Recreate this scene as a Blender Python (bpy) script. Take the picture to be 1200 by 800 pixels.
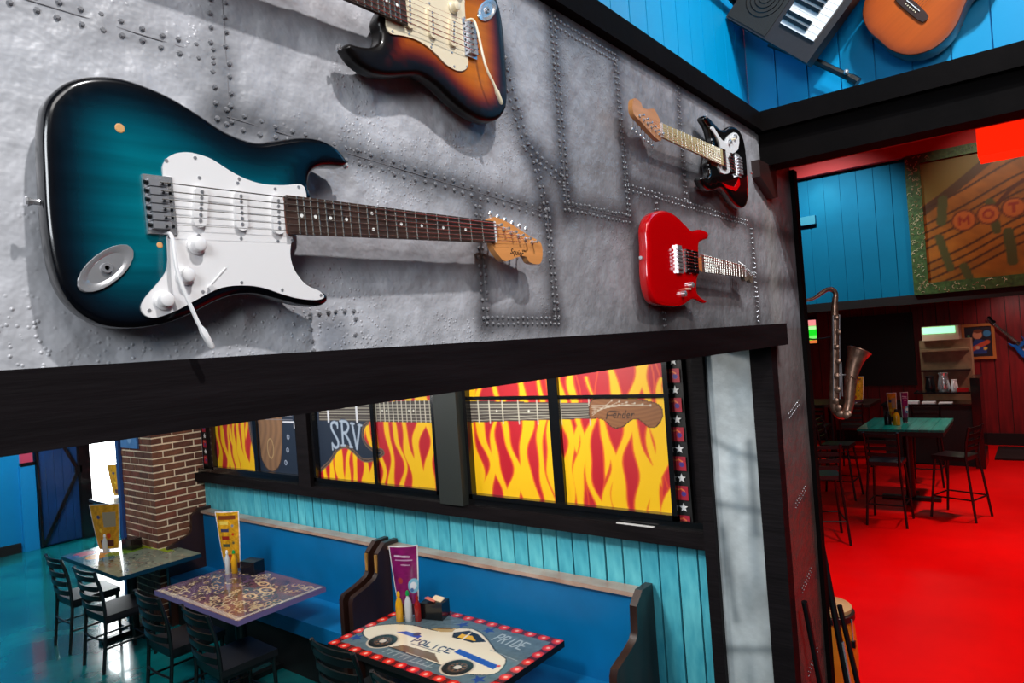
import bpy, bmesh, math, random
import numpy as np
from mathutils import Vector, Matrix
from mathutils.geometry import delaunay_2d_cdt

for o in list(bpy.data.objects): bpy.data.objects.remove(o)
scene = bpy.context.scene
COL = scene.collection

# ------------------------------------------------------------------ camera
EYE = Vector((0, 0, 2.5))
YAW, PITCH, ROLL = math.radians(38.3), math.radians(0.42), math.radians(-4.15)
cam_d = bpy.data.cameras.new('camera'); cam = bpy.data.objects.new('camera', cam_d); COL.objects.link(cam)
cam_d.sensor_width = 36; cam_d.lens = 790 / 1200 * 36; cam_d.clip_start = 0.05; cam_d.clip_end = 200
fw = Vector((math.cos(PITCH)*math.cos(YAW), math.cos(PITCH)*math.sin(YAW), math.sin(PITCH)))
rt = Vector((math.sin(YAW), -math.cos(YAW), 0)); up = rt.cross(fw)
c_, s_ = math.cos(ROLL), math.sin(ROLL)
rt, up = c_*rt + s_*up, -s_*rt + c_*up
m = Matrix((rt, up, -fw)).transposed().to_4x4(); m.translation = EYE
cam.matrix_world = m
scene.camera = cam

# ------------------------------------------------------------------ world, exposure, lights
w = bpy.data.worlds.new('world'); scene.world = w; w.use_nodes = True
w.node_tree.nodes['Background'].inputs[0].default_value = (0.93, 0.98, 1.0, 1)
w.node_tree.nodes['Background'].inputs[1].default_value = 11.0
scene.view_settings.view_transform = 'Standard'; scene.view_settings.look = 'None'
scene.view_settings.exposure = 0.0; scene.view_settings.gamma = 1
scene.view_settings.use_curve_mapping = False

def light(name, kind, loc, target, energy, color, size=0.5, size_y=None, spot=60, blend=.5):
    d = bpy.data.lights.new(name, kind); o = bpy.data.objects.new(name, d); COL.objects.link(o)
    o.location = loc; v = Vector(target) - Vector(loc)
    o.rotation_euler = v.to_track_quat('-Z', 'Y').to_euler()
    d.energy = energy; d.color = color
    if kind == 'AREA':
        d.size = size
        if size_y: d.shape = 'RECTANGLE'; d.size_y = size_y
    else: d.shadow_soft_size = size
    if kind == 'SPOT': d.spot_size = math.radians(spot); d.spot_blend = blend
    return o
# guitar room: added unseen overhead spots, and its windows, behind the camera
light('window_light', 'AREA', (-2.2, -1.0, 3.6), (0.5, .92, 2.7), 75, (0.90, 0.95, 1.0), 1.4, 1.2)
light('overhead_spot', 'SPOT', (0.5, -1.0, 5.2), (0.45, .92, 2.75), 310, (1, .98, .97), .05, spot=50, blend=.9)
light('overhead_spot', 'SPOT', (2.0, -1.6, 5.2), (2.2, .92, 3.0), 120, (1, .92, .87), .06, spot=55, blend=.9)
light('overhead_spot', 'SPOT', (1.6, -.9, 5.3), (3.45, .2, 3.9), 330, (.9, .97, 1), .06, spot=80, blend=.8)
light('overhead_spot', 'SPOT', (1.2, -.7, 5.3), (2.6, 1.1, 4.0), 160, (.9, .97, 1), .06, spot=80, blend=.8)
light('room_fill', 'AREA', (-.5, -2.5, 5.4), (.5, -1.5, 0), 60, (1, .97, .95), 2.0)  # added soft overhead fill, no such fixture in view
# booth room
light('booth_light', 'AREA', (1.6, 2.6, 2.84), (2.9, 3.0, 1.0), 40, (1, .97, .93), .4)
light('booth_light', 'AREA', (1.7, 5.0, 2.84), (2.9, 5.2, 1.0), 26, (.95, .98, 1), .4)
light('booth_light', 'AREA', (1.2, 9.0, 2.84), (2.8, 10, 0.5), 80, (.85, .97, 1), .6)
light('back_wall_fill', 'AREA', (2.2, 10.6, 2.8), (3.2, 12, 1.2), 45, (.9, .97, 1), .4)  # added fill that brightens the blue back wall and door
light('jamb_fill', 'SPOT', (1.1, 1.7, 2.8), (2.96, 1.12, 1.6), 60, (.9, .97, 1), .08, spot=42, blend=.8)  # added fill that brightens the grey jamb lining
light('mural_light', 'AREA', (2.6, 2.5, 2.8), (3.5, 2.6, 1.7), 26, (1, .95, .88), .2, 1.2)
light('mural_light', 'AREA', (2.6, 5.2, 2.8), (3.5, 5.2, 1.7), 32, (1, .97, .92), .2, 2.4)
# red room
light('floor_spot', 'SPOT', (6.5, -.2, 5.9), (6.6, .2, 0), 1300, (1, .55, .5), .15, spot=62, blend=.8)
light('floor_spot', 'SPOT', (10.5, -.8, 5.9), (10.6, -.6, 0), 1100, (1, .55, .5), .15, spot=60, blend=.8)
light('sax_fill', 'SPOT', (3.9, -1.6, 4.6), (3.75, .88, 2.3), 45, (1, .9, .85), .1, spot=26, blend=.7)  # added spot that brightens the saxophone
light('floor_spot', 'SPOT', (14.0, .2, 2.95), (14.4, .2, 0), 110, (1, .6, .55), .1, spot=110, blend=.8)
light('bar_wall_spot', 'SPOT', (14.5, .4, 2.9), (15.5, .45, 1.9), 22, (1, .8, .75), .05, spot=90, blend=.9)
light('blue_wall_spot', 'SPOT', (10.6, 3.0, 5.85), (13, 2.9, 3.7), 420, (.9, 1, 1), .1, spot=70, blend=.8)
light('painting_spot', 'SPOT', (10.6, .4, 5.85), (13, .2, 3.7), 170, (1, .85, .7), .08, spot=70, blend=.8)
light('wall_downlight', 'SPOT', (12.3, 2.95, 5.0), (13, 2.95, 4.72), 10, (1, .85, .65), .03, spot=55, blend=.9)
light('table_spot', 'SPOT', (10.2, 1.6, 4.5), (10.6, 1.6, 1), 60, (.9, 1, 1), .05, spot=26, blend=.5)
light('bar_lamp', 'AREA', (13.6, 1.9, 2.65), (13.4, 1.9, 1), 5, (1, .9, .8), .3)

# ------------------------------------------------------------------ materials
def S(r, g, b):
    f = lambda v: ((v/255)/12.92 if v/255 <= .04045 else ((v/255+.055)/1.055)**2.4)
    return (f(r), f(g), f(b), 1)
MATS = {}
def mat(name, col=None, rough=.5, metal=0, var=0, vs=6, bump=0, bs=40, coat=0, stretch=(1, 1, 1), attr=None,
        col2=None, emit=None, estr=0, trans=0, spec=.5, detail=4):
    if name in MATS: return MATS[name]
    m = bpy.data.materials.new(name); m.use_nodes = True; nt = m.node_tree; N = nt.nodes; L = nt.links
    b = N['Principled BSDF']; b.inputs['Roughness'].default_value = rough; b.inputs['Metallic'].default_value = metal
    b.inputs['Coat Weight'].default_value = coat; b.inputs['Coat Roughness'].default_value = .06
    b.inputs['Specular IOR Level'].default_value = spec
    b.inputs['Transmission Weight'].default_value = trans
    tc = N.new('ShaderNodeTexCoord'); mp = N.new('ShaderNodeMapping'); mp.inputs['Scale'].default_value = stretch
    L.new(tc.outputs['Object'], mp.inputs['Vector'])
    src = None
    if attr:
        a = N.new('ShaderNodeAttribute'); a.attribute_name = attr; src = a.outputs['Color']
    if col is not None and not attr: b.inputs['Base Color'].default_value = col
    if var or col2:
        n = N.new('ShaderNodeTexNoise'); n.inputs['Scale'].default_value = vs; n.inputs['Detail'].default_value = detail
        L.new(mp.outputs['Vector'], n.inputs['Vector'])
        r = N.new('ShaderNodeMapRange'); r.inputs['From Min'].default_value = .3; r.inputs['From Max'].default_value = .7
        L.new(n.outputs['Fac'], r.inputs['Value'])
        mx = N.new('ShaderNodeMix'); mx.data_type = 'RGBA'; L.new(r.outputs['Result'], mx.inputs['Factor'])
        if attr:
            r.inputs['To Min'].default_value = 1-var; r.inputs['To Max'].default_value = 1+var*.5
            mx.blend_type = 'MULTIPLY'; L.remove(mx.inputs['Factor'].links[0]); mx.inputs['Factor'].default_value = 1
            L.new(src, mx.inputs[6]); L.new(r.outputs['Result'], mx.inputs[7])
        else:
            c2 = col2 or tuple(min(1, v*(1+var)) for v in col[:3])+(1,)
            c1 = col if col2 else tuple(v*(1-var) for v in col[:3])+(1,)
            mx.inputs[6].default_value = c1; mx.inputs[7].default_value = c2
        L.new(mx.outputs[2], b.inputs['Base Color'])
    elif src: L.new(src, b.inputs['Base Color'])
    if bump:
        n2 = N.new('ShaderNodeTexNoise'); n2.inputs['Scale'].default_value = bs; n2.inputs['Detail'].default_value = 3
        L.new(mp.outputs['Vector'], n2.inputs['Vector'])
        bu = N.new('ShaderNodeBump'); bu.inputs['Strength'].default_value = bump; bu.inputs['Distance'].default_value = .01
        L.new(n2.outputs['Fac'], bu.inputs['Height']); L.new(bu.outputs['Normal'], b.inputs['Normal'])
    if emit: b.inputs['Emission Color'].default_value = emit; b.inputs['Emission Strength'].default_value = estr
    MATS[name] = m; return m
BLK = mat('black_timber', S(21, 17, 19), .6, var=.3, vs=8, bump=.2, bs=24, stretch=(.3, .3, 3), spec=.1)
BLKB = mat('black_beam', S(9, 6, 6), .7, var=.3, vs=5, bump=.12, bs=25, spec=.06)
BLKG = mat('black_gloss_paint', S(16, 16, 18), .22, coat=.4)
BLKM = mat('black_metal', S(22, 24, 27), .32, metal=.2, spec=.6)
VINYL = mat('black_vinyl', S(26, 26, 30), .38, var=.2, vs=30)
CHROME = mat('chrome', S(225, 225, 228), .22, metal=.75)
STEEL = mat('brushed_steel', S(190, 190, 194), .35, metal=.7)
RIVET = mat('rivet_steel', S(150, 150, 154), .28, metal=.35, spec=.8)
METAL = mat('painted_metal', attr='art', rough=.38, metal=.04, var=.2, vs=7, bump=.8, bs=22, detail=8)
nt = METAL.node_tree; b1 = [n for n in nt.nodes if n.type == 'BUMP'][0]; vo = nt.nodes.new('ShaderNodeTexVoronoi'); vo.inputs['Scale'].default_value = 120
rm = nt.nodes.new('ShaderNodeMapRange'); rm.inputs['From Min'].default_value = 0; rm.inputs['From Max'].default_value = .32; rm.inputs['To Min'].default_value = 1; rm.inputs['To Max'].default_value = 0
nn = nt.nodes.new('ShaderNodeTexNoise'); nn.inputs['Scale'].default_value = 6; mm = nt.nodes.new('ShaderNodeMapRange'); mm.inputs['From Min'].default_value = .48; mm.inputs['From Max'].default_value = .62
ml = nt.nodes.new('ShaderNodeMath'); ml.operation = 'MULTIPLY'; tc = [n for n in nt.nodes if n.type == 'MAPPING'][0]
for q in (vo, nn): nt.links.new(tc.outputs['Vector'], q.inputs['Vector'])
nt.links.new(vo.outputs['Distance'], rm.inputs['Value']); nt.links.new(nn.outputs['Fac'], mm.inputs['Value']); nt.links.new(rm.outputs['Result'], ml.inputs[0]); nt.links.new(mm.outputs['Result'], ml.inputs[1])
b2 = nt.nodes.new('ShaderNodeBump'); b2.inputs['Strength'].default_value = .5; b2.inputs['Distance'].default_value = .0035
nt.links.new(ml.outputs[0], b2.inputs['Height']); nt.links.new(b1.outputs['Normal'], b2.inputs['Normal']); nt.links.new(b2.outputs['Normal'], nt.nodes['Principled BSDF'].inputs['Normal'])
METAL2 = mat('painted_metal_post', attr='art', rough=.45, metal=.2, var=.25, vs=7, bump=.25, bs=20, detail=8)
ART = mat('printed_art', attr='art', rough=.5)
ARTG = mat('printed_art_gloss', attr='art', rough=.22, coat=.6)
PAPER = mat('laminated_paper', attr='art', rough=.25, coat=.3)
CYAN = mat('blue_plank_paint', S(0, 150, 205), .34, var=.08, vs=2)
CYANF = mat('far_blue_plank_paint', S(0, 122, 164), .6, var=.08, vs=2, spec=.15)
TURQ = mat('turquoise_weathered_board', S(48, 166, 192), .55, col2=S(120, 224, 236), vs=6, stretch=(1, 2.2, .6), bump=.2, bs=30, detail=8)
TURQ2 = mat('turquoise_dark_board', S(36, 150, 180), .55, col2=S(102, 212, 228), vs=6, stretch=(1, 2.2, .6), bump=.2, bs=30, detail=8)
VBLUE = mat('blue_vinyl', S(0, 112, 172), .42, var=.12, vs=3)
WOODD = mat('dark_stained_wood', S(48, 26, 20), .4, var=.4, vs=10, stretch=(1, 1, .15), coat=.2)
WOODL = mat('light_wood_edge', S(176, 128, 62), .45, var=.2, vs=12)
RAILW = mat('worn_rail_wood', S(160, 118, 98), .3, col2=S(200, 176, 160), vs=5, coat=.3)
BRICK = [mat('brick_clay', S(118, 72, 52), .8, var=.3, vs=14, bump=.5, bs=60), mat('brick_clay_dark', S(98, 58, 44), .8, var=.3, vs=14, bump=.5, bs=60), mat('brick_clay_red', S(122, 64, 48), .8, var=.3, vs=14, bump=.5, bs=60)]
MORTAR = mat('mortar', S(240, 218, 188), .9, var=.15, vs=20, bump=.4, bs=60)
TEALF = mat('teal_polished_floor', S(0, 70, 76), .2, col2=S(14, 140, 144), vs=1.6, coat=.5, detail=8)
REDF = mat('red_painted_floor', S(214, 0, 2), .45, col2=S(236, 2, 2), vs=1.2, detail=8, spec=.12)
REDW = mat('red_plank_paint', S(120, 8, 12), .5, var=.3, vs=6, stretch=(1, 3, .4))
REDB = mat('red_band_paint', S(190, 8, 14), .6)
DARK = mat('dark_paint', S(14, 12, 13), .6)
GREYP = mat('grey_plaster', S(70, 68, 70), .8, var=.1)
WHITEP = mat('white_plastic', S(236, 234, 234), .28, coat=.3)
CREAMP = mat('cream_plastic', S(232, 218, 188), .3, coat=.3)
REDG = mat('red_gloss_lacquer', S(228, 2, 10), .16, coat=.9)
BLACKG = mat('black_gloss_lacquer', S(10, 9, 10), .12, coat=.9)
BURST = mat('sunburst_lacquer', attr='art', rough=.2, coat=.6, var=.3, vs=14, stretch=(.3, 1, 4))
MAPLE = mat('maple', S(222, 150, 86), .35, var=.14, vs=12, stretch=(.5, 1, 4), coat=.3)
MAPLED = mat('maple_neck_back', S(150, 84, 60), .4)
ROSE = mat('rosewood', S(58, 38, 30), .5, var=.3, vs=30)
SPRUCE = mat('amber_spruce', S(206, 122, 40), .3, var=.12, vs=5, stretch=(1, 1, 8), coat=.5)
NICKEL = mat('nickel_fret', S(205, 200, 190), .25, metal=.9)
DOT = mat('pearl_dot', S(240, 240, 235), .3)
NAVY = mat('navy_paint', S(26, 60, 110), .28, var=.25, vs=2)
GLASSM = mat('clear_glass', (1, 1, 1, 1), .02, trans=1, spec=.5)

# ------------------------------------------------------------------ helpers
def tag(o, label=None, cat=None, group=None, kind=None):
    if label: o['label'] = label
    if cat: o['category'] = cat
    if group: o['group'] = group
    if kind: o['kind'] = kind
    return o
def empty(name, loc, label, cat, group=None, rot=(0, 0, 0)):
    o = bpy.data.objects.new(name, None); COL.objects.link(o); o.location = loc; o.rotation_euler = rot
    o.empty_display_size = .1
    return tag(o, label, cat, group)
def obj(name, bm, m, parent=None, smooth=False, loc=None, rot=None, bevel=0, ang=None):
    me = bpy.data.meshes.new(name)
    if bevel:
        es = [e for e in bm.edges if len(e.link_faces) == 2 and e.calc_face_angle(0) > .6]
        bmesh.ops.bevel(bm, geom=es, offset=bevel, segments=2, affect='EDGES', clamp_overlap=True)
    bmesh.ops.recalc_face_normals(bm, faces=bm.faces)
    bm.to_mesh(me); bm.free()
    if m: me.materials.append(m)
    if smooth or bevel:
        me.shade_smooth()
        me.set_sharp_from_angle(angle=math.radians(ang or 40))
    o = bpy.data.objects.new(name, me); COL.objects.link(o)
    if parent: o.parent = parent
    if loc: o.location = loc
    if rot: o.rotation_euler = rot
    return o
def struct(name, bm, m, **k):
    o = obj(name, bm, m, **k); o['kind'] = 'structure'; return o
def NB(): return bmesh.new()
def box(bm, x0, x1, y0, y1, z0, z1):
    vs = [bm.verts.new(p) for p in [(x0,y0,z0),(x1,y0,z0),(x1,y1,z0),(x0,y1,z0),(x0,y0,z1),(x1,y0,z1),(x1,y1,z1),(x0,y1,z1)]]
    for f in [(0,3,2,1),(4,5,6,7),(0,1,5,4),(1,2,6,5),(2,3,7,6),(3,0,4,7)]: bm.faces.new([vs[i] for i in f])
    return bm
def B(*a): return box(NB(), *a)
def tube(bm, pts, r, n=8, cap=True):
    pts = [Vector([float(c) for c in p]) for p in pts]; rs = r if isinstance(r, (list, tuple)) else [r]*len(pts)
    rings = []; prev = None
    for i, p in enumerate(pts):
        t = (pts[min(i+1, len(pts)-1)] - pts[max(i-1, 0)]).normalized()
        if prev is None:
            a = Vector((0, 0, 1)) if abs(t.z) < .9 else Vector((1, 0, 0)); u = t.cross(a).normalized()
        else: u = (prev - t*prev.dot(t)).normalized()
        prev = u; v = t.cross(u)
        rings.append([bm.verts.new(p + rs[i]*(math.cos(2*math.pi*k/n)*u + math.sin(2*math.pi*k/n)*v)) for k in range(n)])
    for a, b in zip(rings, rings[1:]):
        for k in range(n): bm.faces.new([a[k], a[(k+1) % n], b[(k+1) % n], b[k]])
    if cap: bm.faces.new(rings[0][::-1]); bm.faces.new(rings[-1])
    return bm
def lathe(bm, prof, c=(0, 0, 0), n=20, axis='z'):
    rings = []
    for r, h in prof:
        ring = []
        for k in range(n):
            a = 2*math.pi*k/n; p = (r*math.cos(a), r*math.sin(a), h)
            if axis == 'y': p = (p[0], p[2], p[1])
            if axis == 'x': p = (p[2], p[0], p[1])
            ring.append(bm.verts.new(Vector(c)+Vector(p)))
        rings.append(ring)
    for a, b in zip(rings, rings[1:]):
        for k in range(n): bm.faces.new([a[k], a[(k+1) % n], b[(k+1) % n], b[k]])
    bm.faces.new(rings[0][::-1]); bm.faces.new(rings[-1]); return bm
def prism(bm, pts, y0, y1, ax='y'):
    """closed outline pts (a,b) in the XZ plane extruded along Y (ax y), or in YZ along X (x), or XY along Z (z)"""
    def P(p, d): return {'y': (p[0], d, p[1]), 'x': (d, p[0], p[1]), 'z': (p[0], p[1], d)}[ax]
    a = [bm.verts.new(P(p, y0)) for p in pts]; b = [bm.verts.new(P(p, y1)) for p in pts]; n = len(pts)
    for i in range(n): bm.faces.new([a[i], b[i], b[(i+1) % n], a[(i+1) % n]])
    res = delaunay_2d_cdt([Vector(p) for p in pts], [], [list(range(n))], 1, 1e-7)
    for f in res[2]:
        cc = [sum(res[0][i][q] for i in f)/len(f) for q in (0, 1)]; ids = [res[3][i][0] if res[3][i] else -1 for i in f]
        if min(ids) < 0 or max(ids) >= n or not inside(np.array([[cc[0]]]), np.array([[cc[1]]]), pts)[0, 0]: continue
        for vs in (a, b):
            try: bm.faces.new([vs[i] for i in ids])
            except ValueError: pass
    return bm
def sphere(bm, c, r, sz=(1, 1, 1), u=12, v=8):
    mtx = Matrix.Translation(c) @ Matrix.Diagonal((sz[0]*r, sz[1]*r, sz[2]*r, 1))
    bmesh.ops.create_uvsphere(bm, u_segments=u, v_segments=v, radius=1, matrix=mtx); return bm
def smooth_closed(pts, n=5):
    out = []; L = len(pts)
    for i in range(L):
        p0, p1, p2, p3 = [np.array(pts[(i+k-1) % L], float) for k in range(4)]
        for j in range(n):
            t = j/n
            q = .5*((2*p1)+(-p0+p2)*t+(2*p0-5*p1+4*p2-p3)*t*t+(-p0+3*p1-3*p2+p3)*t**3)
            out.append((float(q[0]), float(q[1])))
    return out
def smooth_open(pts, n=6):
    P = [np.array(p, float) for p in pts]; P = [2*P[0]-P[1]]+P+[2*P[-1]-P[-2]]; out = []
    for i in range(1, len(P)-2):
        for j in range(n):
            t = j/n; p0, p1, p2, p3 = P[i-1:i+3]
            out.append(tuple(.5*((2*p1)+(-p0+p2)*t+(2*p0-5*p1+4*p2-p3)*t*t+(-p0+3*p1-3*p2+p3)*t**3)))
    out.append(tuple(P[-2])); return out
def area2(p): return sum(p[i][0]*p[(i+1) % len(p)][1]-p[(i+1) % len(p)][0]*p[i][1] for i in range(len(p)))
def inset(pts, d):
    s = 1 if area2(pts) > 0 else -1; n = len(pts); out = []
    for i in range(n):
        a, b = np.array(pts[i-1]), np.array(pts[(i+1) % n]); t = b-a; t = t/(np.hypot(*t)+1e-9)
        out.append((pts[i][0]-s*t[1]*d, pts[i][1]+s*t[0]*d))
    return out
def inside(x, y, poly):
    r = np.zeros(x.shape, bool); n = len(poly)
    for i in range(n):
        x1, y1 = poly[i]; x2, y2 = poly[(i+1) % n]
        if y1 == y2: continue
        c = ((y1 > y) != (y2 > y)) & (x < (x2-x1)*(y-y1)/(y2-y1)+x1); r ^= c
    return r
def segdist(x, y, pts):
    d = np.full(x.shape, 9e9)
    for (x1, y1), (x2, y2) in zip(pts, pts[1:]):
        L2 = (x2-x1)**2+(y2-y1)**2+1e-12; t = np.clip(((x-x1)*(x2-x1)+(y-y1)*(y2-y1))/L2, 0, 1)
        d = np.minimum(d, np.hypot(x-x1-t*(x2-x1), y-y1-t*(y2-y1)))
    return d
def edgedist(x, y, poly): return segdist(x, y, list(poly)+[poly[0]])

# raster painting on a fine mesh grid: flat printed or painted art, kept as vertex colours
GL = {  # stroke letters on a 1 x 1 cell
 'A': [[(0,0),(.5,1),(1,0)],[(.2,.4),(.8,.4)]], 'C': [[(1,.85),(.7,1),(.3,1),(0,.7),(0,.3),(.3,0),(.7,0),(1,.15)]],
 'D': [[(0,0),(0,1),(.6,1),(1,.7),(1,.3),(.6,0),(0,0)]], 'E': [[(1,1),(0,1),(0,0),(1,0)],[(0,.5),(.8,.5)]],
 'F': [[(1,1),(0,1),(0,0)],[(0,.5),(.8,.5)]], 'I': [[(.5,0),(.5,1)]], 'L': [[(0,1),(0,0),(1,0)]], 'M': [[(0,0),(0,1),(.5,.4),(1,1),(1,0)]],
 'N': [[(0,0),(0,1),(1,0),(1,1)]], 'O': [[(.3,0),(0,.3),(0,.7),(.3,1),(.7,1),(1,.7),(1,.3),(.7,0),(.3,0)]],
 'P': [[(0,0),(0,1),(.7,1),(1,.8),(.7,.5),(0,.5)]], 'R': [[(0,0),(0,1),(.7,1),(1,.78),(.7,.5),(0,.5)],[(.5,.5),(1,0)]],
 'S': [[(1,.85),(.7,1),(.3,1),(0,.8),(.1,.6),(.9,.4),(1,.2),(.7,0),(.3,0),(0,.15)]], 'T': [[(0,1),(1,1)],[(.5,1),(.5,0)]],
 'U': [[(0,1),(0,.3),(.3,0),(.7,0),(1,.3),(1,1)]], 'V': [[(0,1),(.5,0),(1,1)]], 'W': [[(0,1),(.25,0),(.5,.6),(.75,0),(1,1)]],
 'Y': [[(0,1),(.5,.5),(1,1)],[(.5,.5),(.5,0)]], 'H': [[(0,0),(0,1)],[(1,0),(1,1)],[(0,.5),(1,.5)]],
 'e': [[(0,.3),(.9,.35),(.7,.6),(.2,.6),(0,.3),(.3,0),(.9,.1)]], 'n': [[(0,0),(.1,.6)],[(.05,.4),(.5,.6),(.8,.5),(.8,0)]],
 'd': [[(.8,.5),(.3,.6),(0,.3),(.3,0),(.8,.1)],[(.9,1),(.8,0)]], 'r': [[(0,0),(.1,.6)],[(.05,.35),(.4,.6),(.8,.55)]],
 'G': [[(1,.85),(.7,1),(.3,1),(0,.7),(0,.3),(.3,0),(.7,0),(1,.3),(1,.5),(.6,.5)]]}
class Art:
    def __init__(s, u0, u1, v0, v1, step, col):
        s.nu = max(2, int((u1-u0)/step)+1); s.nv = max(2, int((v1-v0)/step)+1); s.e = step*.6
        s.u, s.v = np.meshgrid(np.linspace(u0, u1, s.nu), np.linspace(v0, v1, s.nv))
        s.c = np.zeros(s.u.shape+(3,)); s.c[:] = S(*col)[:3]
    def put(s, mask, col, a=1):
        m = np.clip(np.asarray(mask, float), 0, 1)[..., None]*a
        c = np.array(S(*col)[:3]) if isinstance(col, tuple) else col
        s.c = s.c*(1-m)+c*m
    def poly(s, pts, col, a=1): s.put(inside(s.u, s.v, pts), col, a)
    def line(s, pts, w, col, a=1): s.put((w-segdist(s.u, s.v, pts))/s.e+.5, col, a)
    def disc(s, c, r, col, r2=None, a=1): s.put((1-np.hypot((s.u-c[0])/r, (s.v-c[1])/(r2 or r)))*r/s.e+.5, col, a)
    def ring(s, c, r, w, col, r2=None): s.line([(c[0]+r*math.cos(t), c[1]+(r2 or r)*math.sin(t)) for t in np.linspace(0, 2*math.pi, 33)], w, col)
    def rect(s, a, b, c, d, col, al=1): s.put((s.u >= a) & (s.u <= b) & (s.v >= c) & (s.v <= d), col, al)
    def star(s, c, r, col, rot=0):
        s.poly([(c[0]+(r if k % 2 == 0 else r*.42)*math.sin(k*math.pi/5+rot), c[1]+(r if k % 2 == 0 else r*.42)*math.cos(k*math.pi/5+rot)) for k in range(10)], col)
    def text(s, t, u, v, h, w, col, lw, gap=.3, slant=0, ang=0):
        ca, sa = math.cos(ang), math.sin(ang)
        for i, ch in enumerate(t):
            for st in GL.get(ch, []):
                q = [((i*(1+gap)+x)*w+slant*y*h, y*h) for x, y in st]
                s.line([(u+ca*a-sa*b, v+sa*a+ca*b) for a, b in q], lw, col)
    def noise(s, amt, scale, seed=0, stretch=1.0):
        rng = np.random.RandomState(seed); f = np.zeros(s.u.shape)
        for k in range(8):
            a = rng.rand()*6.28; fr = scale*(1+k*.6); f += np.sin(fr*(math.cos(a)*s.u+math.sin(a)*s.v*stretch)+rng.rand()*6.28+2*np.sin(fr*.4*s.v+k))/(1+k*.3)
        s.c *= np.clip(1+amt*f[..., None]/2.5, .1, 3)
    def mesh(s, name, pos, m, parent=None, thick=None):
        """pos maps (u, v) arrays to an (N,3) array"""
        P = pos(s.u.ravel(), s.v.ravel()); nu, nv = s.nu, s.nv
        i = np.arange(nu*nv).reshape(nv, nu)
        F = np.stack([i[:-1, :-1], i[:-1, 1:], i[1:, 1:], i[1:, :-1]], -1).reshape(-1, 4)
        me = bpy.data.meshes.new(name); me.vertices.add(len(P)); me.vertices.foreach_set('co', P.astype(np.float32).ravel())
        me.loops.add(F.size); me.polygons.add(len(F)); me.loops.foreach_set('vertex_index', F.ravel().astype(np.int32))
        me.polygons.foreach_set('loop_start', np.arange(0, F.size, 4, dtype=np.int32))
        me.update(calc_edges=True); me.validate()
        a = me.color_attributes.new('art', 'FLOAT_COLOR', 'POINT')
        a.data.foreach_set('color', np.concatenate([np.clip(s.c, 0, 1).reshape(-1, 3), np.ones((nu*nv, 1))], 1).astype(np.float32).ravel())
        me.materials.append(m); me.shade_smooth()
        o = bpy.data.objects.new(name, me); COL.objects.link(o)
        if parent: o.parent = parent
        return o
def pYZ(x): return lambda u, v: np.stack([np.full(u.shape, x), -u, v], -1)      # u = -y, faces -X
def pXZ(y): return lambda u, v: np.stack([u, np.full(u.shape, y), v], -1)
def pXY(z): return lambda u, v: np.stack([v, -u, np.full(u.shape, z)], -1)      # u = -y, v = x, faces up
def copy_tree(o, parent=None):
    c = o.copy(); COL.objects.link(c)
    if parent: c.parent = parent
    for ch in list(o.children): copy_tree(ch, c)
    return c
rng = random.Random(4)

# ================================================================== SETTING
WY = .92
struct('floor', B(-3.2, 3.5, -5, WY+.3, -.1, 0), DARK)
struct('floor_red', B(3.5, 17, -6, 6.9, -.1, 0), REDF)
struct('floor_teal', B(-2.2, 3.5, WY+.3, 12.1, -.1, 0), TEALF)
struct('floor_corner', B(3.5, 6.2, 6.9, 12.1, -.1, 0), TEALF)
struct('ceiling', B(-3.2, 3.7, -5, 1.3, 5.6, 5.7), GREYP)
struct('wall_red_back', B(3.55, 3.6, -3.2, 1.22, 3.3, 6.0), REDB)
struct('ceiling_booth', B(-2.2, 3.6, WY+.3, 12.1, 2.9, 3.0), DARK)
struct('ceiling_corner', B(3.6, 6.2, 6.9, 12.1, 2.9, 3.0), DARK)
struct('wall_red_front', B(3.5, 3.6, 1.22, 7.0, 2.9, 6.0), REDB)
struct('ceiling_red', B(3.5, 17, -6, 6.9, 6.0, 6.1), REDB)
struct('wall_back', B(-3.3, 3.6, -5.1, -5, 0, 5.6), GREYP)
struct('wall_left', B(-3.3, -3.2, -5, 1.3, 0, 5.6), GREYP)
struct('wall_booth_left', B(-2.3, -2.2, 1.2, 12.1, 0, 2.95), VBLUE)
struct('wall_red_right', B(3.5, 17, -6.1, -6, 0, 6), REDW)
struct('wall_red_left', B(3.6, 17, 6.9, 7.0, 0, 6), REDW)
struct('wall_corner', B(6.2, 6.3, 6.9, 12.1, 0, 3.0), GREYP)
struct('wall_behind_camera_opening', B(3.5, 3.6, -6, -3.2, 0, 6), GREYP)

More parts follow.
